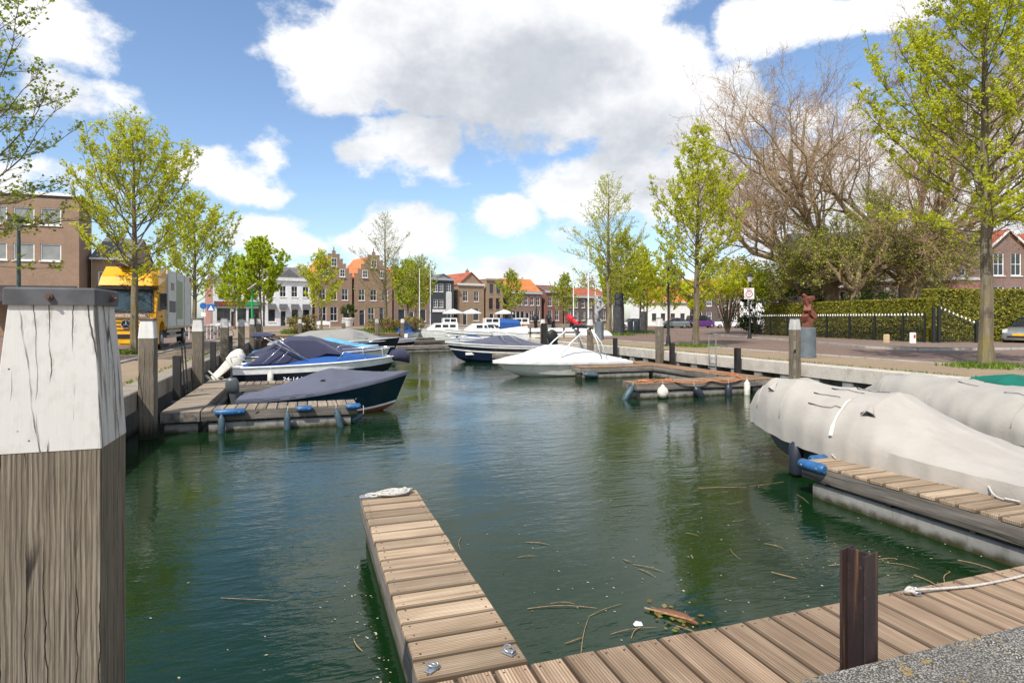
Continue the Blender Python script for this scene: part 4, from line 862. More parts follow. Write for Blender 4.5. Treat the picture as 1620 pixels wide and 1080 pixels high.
# ------------------------------------------------------------------ fenders, bumpers, ropes
for x, l in ((-1.72, 'blue fender left on the finger jetty side'), (-.35, 'blue fender middle of the finger jetty side'), (.72, 'blue fender near the finger jetty end, tilted')):
    fender(l, (x, 14.84, .43), 'fender_blue', .56, .075, (0, R(-14) if x > .5 else 0), rope=.1)
fender('small blue fender floating at the finger jetty tip', (1.38, 15.15, .22), 'fender_blue', .36, .08, (0, R(60)))
def bumper(label, loc, L, rz=0, r=.075):
    b = thing('jetty_bumper', label, 'bumper', loc, rz, 'blue bumper pads on jetty edges')
    MB().loft([[(x, -.01 + r * s * math.cos(t), -.02 + r * s * math.sin(t)) for t in np.linspace(0, 2 * PI, 11)[:-1]] for x, s in ((-L / 2, .7), (-L / 2 + .03, 1), (L / 2 - .03, 1), (L / 2, .7))]).build('pad', 'bumper_blue', b, 50)
    for x in (-L * .3, L * .3): MB().lathe([(0, 0), (.018, 0), (.014, .008), (0, .01)], 8).xf((x, -r - .008, -.02), rx=R(90)).build('fixing', 'galv', b)
bumper('long blue bumper pad at left end of the finger jetty', (-1.55, 14.9, .47), .62); bumper('short blue bumper pad halfway along the finger jetty', (.02, 14.9, .47), .34); bumper('blue bumper pad at the tip of the left finger jetty', (1.12, 14.9, .47), .34)
bumper('bright blue bumper pad on corner of the right finger jetty', (6.80, 6.72, .48), .44, R(-90), .075); bumper('blue bumper pad on end of the right finger jetty', (7.16, 6.97, .5), .3, R(180), .06)
fender('white ball fender on the reddish finger jetty', (10.75, 16.6, .45), 'fender_white', ball=True, rope=.1)
fender('dark tilted fender on the reddish finger jetty', (11.9, 16.58, .36), 'fender_navy', .62, .13, (0, R(-38)), rope=.15)
fender('dark upright fender on the reddish finger jetty', (13.25, 16.6, .42), 'fender_navy', .55, .12, rope=.12)
fender('cream slim fender right end of the reddish finger jetty', (14.0, 16.6, .5), 'fender_white', .6, .1, rope=.1)
fender('teal fender sticking out left of the reddish finger jetty', (9.83, 16.85, .42), 'fender_blue', .62, .1, (0, R(35)), rope=.1)
fender('blue fender lying at the white boat jetty end', (11.0, 22.9, .22), 'fender_blue', .7, .11, (0, R(-84)), rope=.1)
rp = thing('mooring_rope', 'orange mooring ropes lying along the reddish jetty edge', 'rope')
rope_path([(10.05, 16.9, .52), (10.3, 17.1, .53), (10.5, 16.8, .52), (10.9, 17.0, .55), (11.2, 16.72, .53), (11.5, 16.64, .47), (12.2, 16.62, .44), (12.6, 16.66, .50), (13.2, 16.66, .42), (13.9, 16.72, .51), (14.2, 17.3, .53), (14.8, 18.2, .53), (14.6, 19.4, .53)], .022, 140).build('strand', 'rope_orange', rp, True)
rope_path([(10.2, 17.2, .53), (10.5, 17.0, .56), (10.8, 17.2, .54), (10.4, 17.35, .53), (10.1, 17.1, .53)], .022, 60).build('strand', 'rope_orange', rp, True)
rope_path([(11.3, 17.0, .53), (11.5, 17.2, .54), (11.3, 17.3, .54), (11.2, 17.05, .53)], .02, 40).build('strand', 'rope_orange', rp, True)
rope_path([(14.0, 17.2, .53), (14.4, 17.5, .54), (14.2, 17.8, .54), (14.7, 18.1, .53)], .02, 40).build('strand', 'rope_orange', rp, True)
# coil at the end of the finger jetty
rc = thing('rope_coil', 'coil of white rope lying at the far end of the finger jetty', 'rope', (1.0, 7.1, .505))
random.seed(12); pts = []
for i in range(64):
    a = i * .72; k = .5 + .5 * math.sin(i * .37); pts.append((math.cos(a) * (.10 + .13 * k) + random.uniform(-.03, .03), math.sin(a) * (.05 + .05 * k) + random.uniform(-.02, .02), .012 + .055 * random.random() * (1 - abs(k - .5))))
rope_path(pts, .0115, 420).build('coil', 'rope_white', rc, True)
rope_path([(-.12, .02, .02), (-.22, -.05, .012), (-.32, .0, .012), (-.30, .06, .014), (-.2, .04, .02), (-.33, -.04, .013)], .012, 60).build('tail', 'rope_white', rc, True)
MB().cbox(-.40, -.26, -.05, .03, 0, .02, .006).build('cleat', 'galv', rc)
rw = thing('mooring_rope', 'straight white rope from ring along the walkway edge', 'rope')
rope_path([(4.28, 3.28, .54), (4.5, 3.26, .525), (4.9, 3.22, .515), (5.5, 3.23, .514), (6.2, 3.28, .514), (7.0, 3.32, .52), (7.7, 3.7, .55)], .010, 160).build('strand', 'rope_white', rw, True)
MB().tube([(4.25 + .035 * math.cos(a), 3.29 + .03 * math.sin(a), .53 + .015 * math.sin(2 * a)) for a in np.linspace(0, 4 * PI, 30)], .012, 6).build('knot', 'rope_white', rw, True)
rl = thing('mooring_line', 'short white line from covered boat to jetty corner', 'rope'); rope_path([(7.62, 7.5, .74), (7.5, 7.2, .62), (7.36, 6.9, .53), (7.3, 6.8, .52)], .012, 30).build('strand', 'rope_white', rl, True)
rl = thing('mooring_line', 'white line knotted halfway along the beige covered boat', 'rope'); rope_path([(7.62, 4.95, .62), (7.5, 4.8, .53), (7.42, 4.65, .52), (7.46, 4.5, .53), (7.4, 4.62, .54)], .012, 40).build('strand', 'rope_white', rl, True)

# ------------------------------------------------------------------ floating reeds, leaves and scum
random.seed(77)
def reed(label, p0, p1, r=.006, bend=.04):
    r *= .62
    dx, dy = p1[0] - p0[0], p1[1] - p0[1]; L = math.hypot(dx, dy); n = (-dy / L, dx / L)
    k = random.uniform(-1, 1) * bend * L
    pts = [(p0[0] + dx * u + n[0] * k * math.sin(PI * u), p0[1] + dy * u + n[1] * k * math.sin(PI * u), .004 + .008 * math.sin(PI * u)) for u in (0, .2, .4, .6, .8, 1)]
    o = MB().tube(pts, [r, r * 1.1, r * .95, r * 1.1, r * .9, r * .5], 5).build('reed_stalk', 'twig'); tag(o, label, 'reed', 'dead reed stalks floating on the water')
REEDS = [(5.59, 7.7, 6.32, 7.52), (3.22, 5.53, 3.42, 5.26), (2.9, 4.67, 3.08, 4.31), (1.99, 4.18, 2.31, 4.69), (2.31, 4.69, 2.69, 4.8), (1.86, 4.99, 2.44, 4.8), (2.08, 5.01, 2.29, 4.94), (2.16, 6.09, 2.37, 6.05), (2.38, 6.47, 2.62, 6.31), (-0.71, 6.09, -0.22, 5.87), (2.34, 4.37, 2.76, 4.34), (1.94, 4.36, 2.12, 4.4), (4.46, 5.56, 4.36, 5.26), (6.74, 6.96, 6.58, 6.57), (5.74, 4.8, 5.95, 4.75), (5.73, 4.72, 5.92, 4.48), (5.72, 4.39, 5.7, 4.13), (6.52, 4.52, 6.61, 4.12), (4.29, 6.14, 4.37, 6.0), (7.08, 7.56, 6.4, 7.53), (3.19, 5.68, 3.24, 5.58), (3.22, 5.41, 3.27, 5.2), (1.74, 6.86, 1.63, 6.49), (0.38, 4.97, 0.43, 4.76), (5.81, 4.14, 6.14, 4.33), (2.47, 4.26, 2.65, 4.4), (2.92, 4.31, 3.01, 4.17), (4.93, 5.56, 5.02, 5.37), (5.11, 4.85, 5.35, 4.8), (4.44, 4.91, 4.57, 4.71)]
for i, (a, b, c, d) in enumerate(REEDS): reed('thin dead reed stalk floating on the dark green water', (a, b), (c, d), random.uniform(.0035, .0075), .09)
# one drifting clump: bark and dead leaves beside the walkway
dr = thing('drift_clump', 'clump of brown driftwood and leaves floating beside the walkway', 'driftwood', (3.02, 4.42, 0))
MB().tube([(-.16, .2, .01), (-.05, .08, .018), (.03, -.04, .02), (.08, -.16, .012)], [.012, .03, .034, .01], 7).build('wood_chunk', 'leaf_litter', dr, 50); MB().tube([(-.2, .22, .02), (.05, -.12, .03)], .008, 5).build('stick', 'twig', dr)
rng = np.random.default_rng(5)
P = np.stack([rng.normal(0, .12, 40), rng.normal(0, .14, 40), rng.uniform(.004, .02, 40)], 1); link('leaf', quadmesh('leaf', leaf_quads(rng, P, .05, .7, .85), 'reed_leaf', rng.uniform(0, 1, 40)), dr)['kind'] = 'stuff'
lw = MB(); lw.add([(-.04, -.02, .008), (.03, -.03, .006), (.045, .02, .012), (.0, .035, .02), (-.035, .02, .006), (0, 0, .03)], [(0, 1, 5), (1, 2, 5), (2, 3, 5), (3, 4, 5), (4, 0, 5)])
tag(lw.build('litter_scrap', 'litter_white', None, None, (2.63, 4.43, 0)), 'crumpled scrap of blue-white litter floating near the walkway', 'litter')
# scum, petals and leaf bits: uncountable
n = 560; u = rng.uniform(0, 1, n); X = np.where(u < .6, rng.normal(3.2, 1.6, n), rng.uniform(-1.5, 8, n)); Y = 3.6 + np.abs(rng.normal(0, 1.6, n))
X[:140] = rng.normal(.58, .12, 140); Y[:140] = rng.uniform(3.3, 6.5, 140)
X[140:230] = rng.uniform(5.2, 7.1, 90); Y[140:230] = rng.uniform(3.6, 6.5, 90)
ok = ~((X > .6) & (X < 1.4) & (Y < 7.6)) & ~((X > 7.1) & (X < 8.0)); P = np.stack([X, Y, np.full(n, .006)], 1)[ok]
Q = leaf_quads(rng, P, .017, .5, .97, .9); tag(link('floating_scum', quadmesh('floating_scum', Q, 'scum', rng.uniform(0, 1, len(P)))), 'specks of petals and scum floating near the jetty', 'scum', None, 'stuff')

# ------------------------------------------------------------------ trees
def tube_np(segs, n):
    """many tapered segments -> quads; segs rows: p0(3) p1(3) r0 r1"""
    s = np.asarray(segs, float); p0, p1, r0, r1 = s[:, :3], s[:, 3:6], s[:, 6], s[:, 7]
    d = p1 - p0; L = np.linalg.norm(d, axis=1); L[L < 1e-6] = 1e-6; d /= L[:, None]
    ref = np.where(np.abs(d[:, 2:3]) > .9, np.array([[1., 0, 0]]), np.array([[0, 0, 1.]])); a = np.cross(d, ref); a /= np.linalg.norm(a, axis=1)[:, None]; b = np.cross(d, a)
    out = []
    for k in range(n):
        c0, s0 = math.cos(2 * PI * k / n), math.sin(2 * PI * k / n); c1, s1 = math.cos(2 * PI * (k + 1) / n), math.sin(2 * PI * (k + 1) / n)
        o0 = a * c0 + b * s0; o1 = a * c1 + b * s1
        out.append(np.stack([p0 + o0 * r0[:, None], p0 + o1 * r0[:, None], p1 + o1 * r1[:, None], p1 + o0 * r1[:, None]], 1))
    return np.concatenate(out)
def rot_about(v, axis, ang):
    return v * math.cos(ang) + np.cross(axis, v) * math.sin(ang) + axis * np.dot(axis, v) * (1 - math.cos(ang))
def unit(v): return v / (np.linalg.norm(v) + 1e-9)
def grow(rng, p, d, L, r, n, up, wob):
    """a curving branch: list of points, directions"""
    pts = [p]; ds = []; st = L / n
    for i in range(n):
        d = unit(d + np.array([0, 0, up]) + rng.normal(0, wob, 3)); p = p + d * st; pts.append(p); ds.append(d)
    return pts, ds
class TreeGeo:
    def __init__(s): s.big = []; s.small = []; s.leafp = []
    def branch(s, pts, r0, r1, big):
        n = len(pts) - 1
        for i in range(n):
            a = r0 + (r1 - r0) * i / n; b = r0 + (r1 - r0) * (i + 1) / n
            (s.big if big else s.small).append((*pts[i], *pts[i + 1], a, b))
def pyramidal(seed, H, r, clear, spread, nb, leaf_per, twig=1., up=.12, elev=(25, 60), dense=1., peak=.22):
    rng = np.random.default_rng(seed); g = TreeGeo()
    n = 16; lead = [np.array([0, 0, -.1])]; w = np.zeros(2)
    for i in range(n): w = w + rng.normal(0, .02 * H / 10, 2); lead.append(np.array([w[0], w[1], H * (i + 1) / n]))
    lead[1][:2] *= .3
    for i in range(n):
        f0 = i / n; f1 = (i + 1) / n; g.big.append((*lead[i], *lead[i + 1], r * (1 - f0 * .93) * (1.35 if i == 0 else 1), r * (1 - f1 * .93)))
    az = rng.uniform(0, 6.28)
    for i in range(nb):
        sp = (i + rng.uniform(.2, .8)) / nb; h = clear + (1 - clear) * sp ** .95; az += 2.4 + rng.normal(0, .3)
        z = h * n; k = min(int(z), n - 1); base = lead[k] + (lead[k + 1] - lead[k]) * (z - k)
        prof = min(1., .55 + .45 * sp / peak) * (1 - max(0, sp - peak) / (1 - peak)) ** .72
        L = spread * max(.12, prof) * rng.uniform(.72, 1.12); e = R(elev[0] + (elev[1] - elev[0]) * sp + rng.normal(0, 6))
        d = np.array([math.cos(az) * math.cos(e), math.sin(az) * math.cos(e), math.sin(e)]); br = min(r, .2) * .27 * (1 - h * .75) * (L / spread) ** .5
        ns = max(3, int(L / .35)); pts, ds = grow(rng, base, d, L, br, ns, up, .09); g.branch(pts, br, br * .2, True)
        m = max(3, int(L * 4.2 * dense))
        for q in range(m):
            f = rng.uniform(.18, 1.); kk = min(int(f * ns), ns - 1); p = pts[kk] + (pts[kk + 1] - pts[kk]) * (f * ns - kk); dd = ds[kk]
            side = unit(np.cross(dd, [0, 0, 1])) * (1 if q % 2 else -1); d2 = unit(dd * .75 + side * rng.uniform(.35, .95) + np.array([0, 0, rng.uniform(-.15, .45)]))
            l2 = (.28 + .42 * L * (1 - f) * .8) * rng.uniform(.6, 1.25) * twig; l2 = min(l2, 1.4); n2 = 3
            p2, dd2 = grow(rng, p, d2, l2, .01, n2, .1, .16); g.branch(p2, max(.006, br * .35), .003, False)
            for t_ in range(int(2 + l2 * 4)):
                f2 = rng.uniform(.2, 1); k2 = min(int(f2 * n2), n2 - 1); pp = p2[k2] + (p2[k2 + 1] - p2[k2]) * (f2 * n2 - k2)
                d3 = unit(dd2[k2] + rng.normal(0, .6, 3)); l3 = rng.uniform(.1, .32) * twig; p3 = pp + d3 * l3
                g.small.append((*pp, *p3, .0045, .002))
                for _ in range(leaf_per): g.leafp.append(pp + (p3 - pp) * rng.uniform(.15, 1.1) + rng.normal(0, .035, 3))
    return g, rng
def make_tree(name, label, loc, g, rng, leafm, leaf_size, group, bark='trunk_bark', rz=0, tw='trunk_bark', flat=.15, keep=1., cat='tree'):
    t = thing(name, label, cat, loc, rz, group)
    q = np.concatenate([tube_np(g.big, 7), tube_np(g.small, 3)]); me = quadmesh('trunk', q, bark); shade(me, True); link('trunk', me, t)
    P = np.array(g.leafp)
    if keep < 1: P = P[rng.uniform(0, 1, len(P)) < keep]
    tone = np.clip(rng.normal(.5, .25, len(P)), 0, 1); link('crown', quadmesh('crown', leaf_quads(rng, P, leaf_size, .8, flat), leafm, tone), t)
    return t
GR = 'young street trees in spring leaf along the basin'
g, r_ = pyramidal(1, 13.8, .21, .27, 5.6, 74, 9, dense=1.3, elev=(12, 58), up=.09); make_tree('street_tree', 'tall lime-green street tree in front of the hedge at right', (20.6, 13.4, QZ), g, r_, 'leaf_lime', .082, GR)
g, r_ = pyramidal(2, 11.8, .19, .20, 4.4, 64, 7, dense=1.25, elev=(15, 60)); make_tree('street_tree', 'slim bright green street tree beside the lamp with double rails', (20.35, 28.2, QZ), g, r_, 'leaf_lime', .10, GR)
g3, r3 = pyramidal(3, 14.2, .26, .20, 5.8, 60, 3, 1.2, up=.05, elev=(15, 60)); make_tree('street_tree', 'sparse tall tree with few leaves behind the silver statue', (26.2, 49.3, QZ), g3, r3, 'leaf_lime', .10, GR, keep=.95)
g4, r4 = pyramidal(4, 9.8, .14, .23, 4.6, 48, 6, 1.1, elev=(15, 58)); make_tree('street_tree', 'light green tree behind the dark stone', (29.8, 53.2, QZ), g4, r4, 'leaf_lime', .14, GR)
make_tree('street_tree', 'yellow-green tree on the bend beside the litter bins', (38.0, 63.5, QZ), g4, np.random.default_rng(9), 'leaf_lime', .17, GR, rz=2)
make_tree('street_tree', 'yellow-green tree in front of the white far building', (47.5, 77.5, QZ), g4, np.random.default_rng(10), 'leaf_lime', .17, GR, rz=4)
make_tree('street_tree', 'smaller tree near the parked grey car', (57.0, 86, QZ), g4, np.random.default_rng(11), 'leaf_olive', .17, GR, rz=1)
g5, r5 = pyramidal(5, 9.8, .19, .31, 4.9, 60, 7, dense=1.15, elev=(12, 58)); make_tree('street_tree', 'lime-green street tree in front of the yellow truck', (-7.0, 30.6, QZ), g5, r5, 'leaf_lime', .085, GR)
g6, r6 = pyramidal(6, 9.6, .18, .26, 4.9, 56, 7, elev=(12, 58)); make_tree('street_tree', 'lime-green street tree behind the yellow truck trailer', (-7.0, 46, QZ), g6, r6, 'leaf_lime', .105, GR)
g7, r7 = pyramidal(7, 13.5, .19, .22, 5.4, 56, 6, dense=1.0, elev=(0, 50), up=.04); make_tree('street_tree', 'near tree reaching in from the left edge of view', (-10.2, 23.5, QZ), g7, r7, 'leaf_shade', .105, GR, keep=.36)
make_tree('street_tree', 'dense bright tree beside the green solar pole', (-4.3, 70, QZ), g6, np.random.default_rng(12), 'leaf_fresh', .2, GR, rz=1.3)
for i, (x, y, gg, lm, s, l, k) in enumerate([(2.2, 82, g4, 'leaf_lime', .18, 'small tree before the white house row', .6), (9.5, 76, g3, 'leaf_olive', .12, 'nearly bare tree in front of the first step gable', .25), (15.2, 84, g5, 'leaf_olive', .14, 'thin tree in front of the second step gable', .3), (14.6, 90, g6, 'leaf_fresh', .2, 'bright round tree left of the black house', 1.), (17.2, 98, g4, 'leaf_lime', .18, 'tree between the gabled houses and black house', 1.), (35.3, 103, g4, 'leaf_olive', .18, 'sparse tree before the brown brick house', .7), (48, 108, g4, 'leaf_olive', .18, 'sparse tree before the purple brick houses', .8), (51.5, 95, g5, 'leaf_fresh', .2, 'small green tree behind the flagpoles', 1.), (-9, 92, g4, 'leaf_fresh', .2, 'green tree near the white shop sign', .9)]):
    make_tree('street_tree', l, (x, y, QZ), gg, np.random.default_rng(40 + i), lm, s, GR, rz=i * 1.1, keep=k)

def spreading(seed, H, r, split, nl, spread, levels, twigL, lift=.1, fan=.5, tmin=.012, fine=0):
    """large old tree: short bole, several heavy limbs, many fine twigs"""
    rng = np.random.default_rng(seed); g = TreeGeo()
    tp, td = grow(rng, np.array([0, 0, -.2]), np.array([0, 0, 1.]), split, r, 4, .2, .05); g.branch(tp, r * 1.25, r * .85, True)
    def rec(p, d, L, rad, lev):
        ns = 6 if lev < 2 else 4; pts, ds = grow(rng, p, d, L, rad, ns, lift * (1 if lev < 2 else .5), .17 if lev < 3 else .22); end = rad * (.45 if lev < levels else .3)
        g.branch(pts, rad, end, lev < 3)
        if lev >= levels:
            for _ in range(3): g.leafp.append(pts[rng.integers(1, len(pts))] + rng.normal(0, .04, 3))
            for _ in range(fine):
                k = rng.integers(1, len(pts)); q = pts[k] + unit(ds[k - 1] + rng.normal(0, .7, 3) + np.array([0, 0, .3])) * rng.uniform(.25, .6); g.small.append((*pts[k], *q, tmin * .75, tmin * .5))
            return
        nk = (7, 6, 5, 5, 4)[min(lev, 4)]
        for k in range(nk):
            f = .25 + .75 * (k + rng.uniform(.2, 1.)) / nk; f = min(f, .999); kk = int(f * ns); pp = pts[kk] + (pts[kk + 1] - pts[kk]) * (f * ns - kk)
            ax = unit(rng.normal(0, 1, 3)); dd = unit(rot_about(ds[kk], unit(np.cross(ds[kk], ax)), rng.uniform(.4, 1.0)))
            rec(pp, dd, max(twigL, L * rng.uniform(.42, .62)), max(tmin, rad * (1 - f * .5) * .5), lev + 1)
    for i in range(nl):
        a = i * 6.283 / nl + rng.uniform(-.4, .4); e = rng.uniform(.5, 1.25) if i else 1.45; h = rng.uniform(.75, 1.) * split
        d = np.array([math.cos(a) * math.cos(e) * fan * 2, math.sin(a) * math.cos(e) * fan * 2, math.sin(e)])
        rec(np.array([tp[-1][0], tp[-1][1], h]), unit(d), (H - split) * (.56 if i else .66) * rng.uniform(.85, 1.1), r * .5, 0)
    return g, rng
def make_bare(label, loc, g, rng, leafm, leaf, keep, rz=0, name='old_tree', bark='bare_bark', twb='twig_bark'):
    t = thing(name, label, 'tree', loc, rz); me = quadmesh('trunk', tube_np(g.big, 6), bark); shade(me, True); link('trunk', me, t)
    tw = link('twigs', quadmesh('twigs', tube_np(g.small, 3), twb), t)
    P = np.array(g.leafp); P = P[rng.uniform(0, 1, len(P)) < keep]; link('crown', quadmesh('crown', leaf_quads(rng, P, leaf, .7), leafm, rng.uniform(0, 1, len(P))), t); return t
gb, rb = spreading(21, 26, .58, 5., 9, 8, 4, .75, .08, .95, .0115, 2); make_bare('huge bare brown tree behind the hedge, left of two', (41.0, 38.6, QZ), gb, rb, 'leaf_bud', .07, .6)
gb2, rb2 = spreading(23, 27, .5, 6., 7, 7, 4, .75, .11, .75, .0115, 2); make_bare('tall bare tree with a bird nest behind the hedge', (47.0, 36.2, QZ), gb2, rb2, 'leaf_bud', .07, .6, 1.)
gl, rl_ = spreading(25, 12.5, .4, 4.4, 7, 6, 4, .35, .03, .85); make_bare('low gnarled tree with olive spring leaves in the garden', (39.9, 35.2, QZ), gl, rl_, 'leaf_olive', .12, .6, twb='trunk_bark')
gl2, rl2 = spreading(26, 11.5, .35, 4.2, 6, 6, 4, .35, .03, .85); make_bare('low gnarled garden tree with thin leaves near red sculpture', (40.2, 39.6, QZ), gl2, rl2, 'leaf_olive', .12, .6, 2., twb='trunk_bark')
make_bare('olive-leaved garden tree before the brick villa door', (43.2, 34.0, QZ), gl, np.random.default_rng(3), 'leaf_olive', .12, .5, 2.5, twb='trunk_bark')
# birds nest
nb = MB(); rr = random.Random(3)
for i in range(160):
    a = rr.uniform(0, 6.28); e = rr.uniform(-1, 1); p = (.42 * math.cos(a), .42 * math.sin(a), .28 * e); q = (p[0] + rr.uniform(-.4, .4), p[1] + rr.uniform(-.4, .4), p[2] + rr.uniform(-.2, .2)); nb.tube([p, q], .014, 3, False)
tag(nb.build('bird_nest', 'bare_bark', None, None, (45.6, 36.6, 21.6)), 'round twig bird nest high in the bare tree', 'nest')
# evergreen shrubs and bright garden trees behind the fence corner
def shrub(label, loc, rad, hgt, n, leafm, size, name='shrub', z0=0., seed=0, trunk=True, group='garden shrubs behind the fence', cat='shrub', core=None):
    rng = np.random.default_rng(seed + 100); t = thing(name, label, cat, loc, 0, group); nc = 26
    c = rng.normal(0, 1, (nc, 3)); c /= np.linalg.norm(c, axis=1)[:, None]; c *= rng.uniform(.35, .95, nc)[:, None] ** .6; c[:, :2] *= rad; c[:, 2] = z0 + hgt / 2 + c[:, 2] * hgt / 2
    k = rng.integers(0, nc, n); off = rng.normal(0, 1, (n, 3)); off /= np.linalg.norm(off, axis=1)[:, None]; off *= rng.uniform(.4, 1, n)[:, None] ** .5 * rng.uniform(.2, .42, nc)[k][:, None] * min(rad, hgt) * .85
    P = c[k] + off; P[:, 2] = np.maximum(P[:, 2], .05)
    tone = np.clip(rng.normal(.5, .22, n) + (rng.uniform(-.2, .2, nc))[k], 0, 1)
    link('foliage', quadmesh('foliage', leaf_quads(rng, P, size, .75, .3), leafm, tone), t)
    mb = MB()
    for i in range(nc): mb.tube([(0, 0, 0), (c[i][0] * .4, c[i][1] * .4, c[i][2] * .55), tuple(c[i])], [.05, .03, .012], 5)
    mb.build('stem', 'trunk_bark', t); return t
shrub('bright yellow-green small tree behind the speed limit sign', (37.0, 46.5, QZ), 3.6, 3.8, 5200, 'leaf_lime', .22, 'garden_tree', 3.2, 1)
shrub('bright green spreading small tree right of the street lamp', (40.5, 44.5, QZ), 3.4, 3.0, 4500, 'leaf_fresh', .2, 'garden_tree', 3.4, 2)
shrub('dark evergreen bush behind the fence corner', (39.8, 46.0, QZ), 2.2, 4.2, 5200, 'leaf_dark', .17, 'evergreen', 0., 3)
shrub('dark green laurel bush with pale flowers behind hedge', (39.6, 40.0, QZ), 1.8, 3.4, 3600, 'leaf_dark', .16, 'shrub', .8, 4)
shrub('dark rhododendron beside the garden trees', (40.0, 34.0, QZ), 1.8, 3.0, 3200, 'leaf_dark', .15, 'shrub', .5, 5)
shrub('green bush in front of the brick villa wall', (49.0, 35.2, QZ), 1.2, 3.4, 2200, 'leaf_fresh', .15, 'shrub', .8, 6)
# far tree masses behind the far houses
for i, (x, y, rd, h, lm, l) in enumerate([(-2, 175, 8, 13, 'leaf_olive', 'round tree crown rising behind the white houses'), (9, 178, 8, 14, 'leaf_bud', 'brown tree crown behind the first step gable'), (86, 170, 9, 12, 'leaf_bud', 'brown far tree behind the right houses'), (100, 130, 6, 9, 'leaf_olive', 'olive tree at the end of the far street'), (72, 100, 3.4, 6, 'leaf_lime', 'small yellow-green tree by the far parked cars')]):
    shrub(l, (x, y, QZ), rd, h, 2600, lm, .5, 'far_tree', 3., 60 + i, group='trees behind the far houses', cat='tree')

# ------------------------------------------------------------------ hedges
def hedge(label, p0, p1, th, h, n, seed, size=.12, leafm='hedge_leaf', h2=None, name='hedge'):
    d = Vector((p1[0] - p0[0], p1[1] - p0[1])); L = d.length; h2 = h2 or h; t = thing(name, label, 'hedge', (p0[0], p0[1], QZ), math.atan2(d.y, d.x)); rng = np.random.default_rng(seed)
    a = .1
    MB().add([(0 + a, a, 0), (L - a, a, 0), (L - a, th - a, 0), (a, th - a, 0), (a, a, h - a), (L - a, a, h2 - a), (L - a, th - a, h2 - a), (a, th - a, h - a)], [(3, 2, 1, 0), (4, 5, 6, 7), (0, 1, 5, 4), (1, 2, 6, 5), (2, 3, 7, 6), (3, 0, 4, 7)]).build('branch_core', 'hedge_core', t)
    x = rng.uniform(0, L, n); hh = h + (h2 - h) * x / L; f = rng.choice(4, n, p=[.42, .1, .28, .2]); dep = np.abs(rng.normal(0, .06, n))
    bump = np.array([mnoise.noise(Vector((x[i] * 1.1, i % 3, seed))) * .06 for i in range(n)])
    y = np.where(f == 0, dep + bump * .8, np.where(f == 1, th - dep, rng.uniform(0, th, n))); z = np.where(f == 2, hh - dep + bump, rng.uniform(0.02, 1, n) * hh); e = f == 3; x = np.where(e, np.where(rng.uniform(0, 1, n) < .5, dep, L - dep), x)
    link('leaves', quadmesh('leaves', leaf_quads(rng, np.stack([x, y, z], 1), size, .75), leafm, np.clip(rng.normal(.42, .27, n), 0, 1)), t); return t
hedge('long brown-green beech hedge behind the spiked iron fence', (38.3, 43.2), (35.5, 26.4), .9, 2.75, 44000, 1, .13); 
hedge('tall clipped beech hedge right of the iron gate', (35.9, 26.2), (60, 21.5), 1.1, 3.3, 42000, 2, .14)
hedge('low front hedge inside the spiked fence', (37.9, 42.5), (35.25, 26.6), .35, 1.55, 20000, 3, .13)
# grass round the tree feet, and planted strip across the basin
def grass(name, label, cx, cy, rx, ry, n, hgt, seed, m='grass_blade', rect=False):
    rng = np.random.default_rng(seed); x = cx + (rng.uniform(-1, 1, n) * rx if rect else rng.normal(0, .42, n) * rx); y = cy + (rng.uniform(-1, 1, n) * ry if rect else rng.normal(0, .42, n) * ry)
    h = hgt * rng.uniform(.4, 1.2, n); lean = rng.normal(0, .35, (n, 2)) * h[:, None]; w = .012 + hgt * .05; a = rng.uniform(0, 6.28, n); dx, dy = np.cos(a) * w, np.sin(a) * w; z = np.full(n, QZ + .004)
    V = np.stack([np.stack([x - dx, y - dy, z], 1), np.stack([x + dx, y + dy, z], 1), np.stack([x + lean[:, 0], y + lean[:, 1], z + h], 1)], 1)
    return tag(link(name, quadmesh(name, V, m, rng.uniform(0, 1, n), 3)), label, 'grass', None, 'stuff')
grass('grass', 'tuft of bright grass round the right tree foot', 20.5, 13.3, 1.0, 1.0, 2600, .15, 1); grass('grass', 'grass at the foot of the slim tree', 20.3, 28.2, 1.3, 1.5, 1800, .14, 2); grass('grass', 'grass patch before the truck', -7.0, 30.5, .8, .9, 1400, .16, 3)
grass('grass', 'yellow-green ground cover under the statue trees', 26.3, 49.4, 2.2, 2.0, 3500, .3, 4); grass('grass', 'ground cover strip by the litter bins', 33.5, 57.5, 2., 4.5, 3500, .25, 5)
sheet('grass_verge', [(-1.5, 61.5), (8.5, 64.5), (10.5, 80), (-2.5, 76)], 'grass_ground', QZ + .012)
grass('grass', 'grass strip with reeds across the basin', 3.5, 68, 5.6, 5.5, 9000, .35, 6, rect=True)
shrub('brown-orange bush on the far grass strip, leftmost', (-.2, 63.2, QZ), 1.6, 1.7, 2600, 'reed_leaf', .16, 'bush', .05, 71, group='bushes on the far quay', cat='bush')
for i, (x, y) in enumerate([(7.6, 64.6), (10.8, 68), (12.4, 73), (13.4, 78)]): shrub(['yellowish bush behind the black hulled boat', 'yellowish bush beside white posts before second gable', 'bush near the flagpoles on far quay', 'bush left of the blue tarpaulin boat'][i], (x, y, QZ), 1.7, 1.5, 1800, 'reed_leaf', .17, 'bush', .05, 80 + i, group='bushes on the far quay', cat='bush')

grass('weeds', 'low weeds growing along the right quay edge', 16.55, 22, .12, 20, 1500, .07, 15, rect=True); grass('weeds', 'low weeds along the left quay edge', -3.95, 26, .1, 14, 700, .07, 16, rect=True)

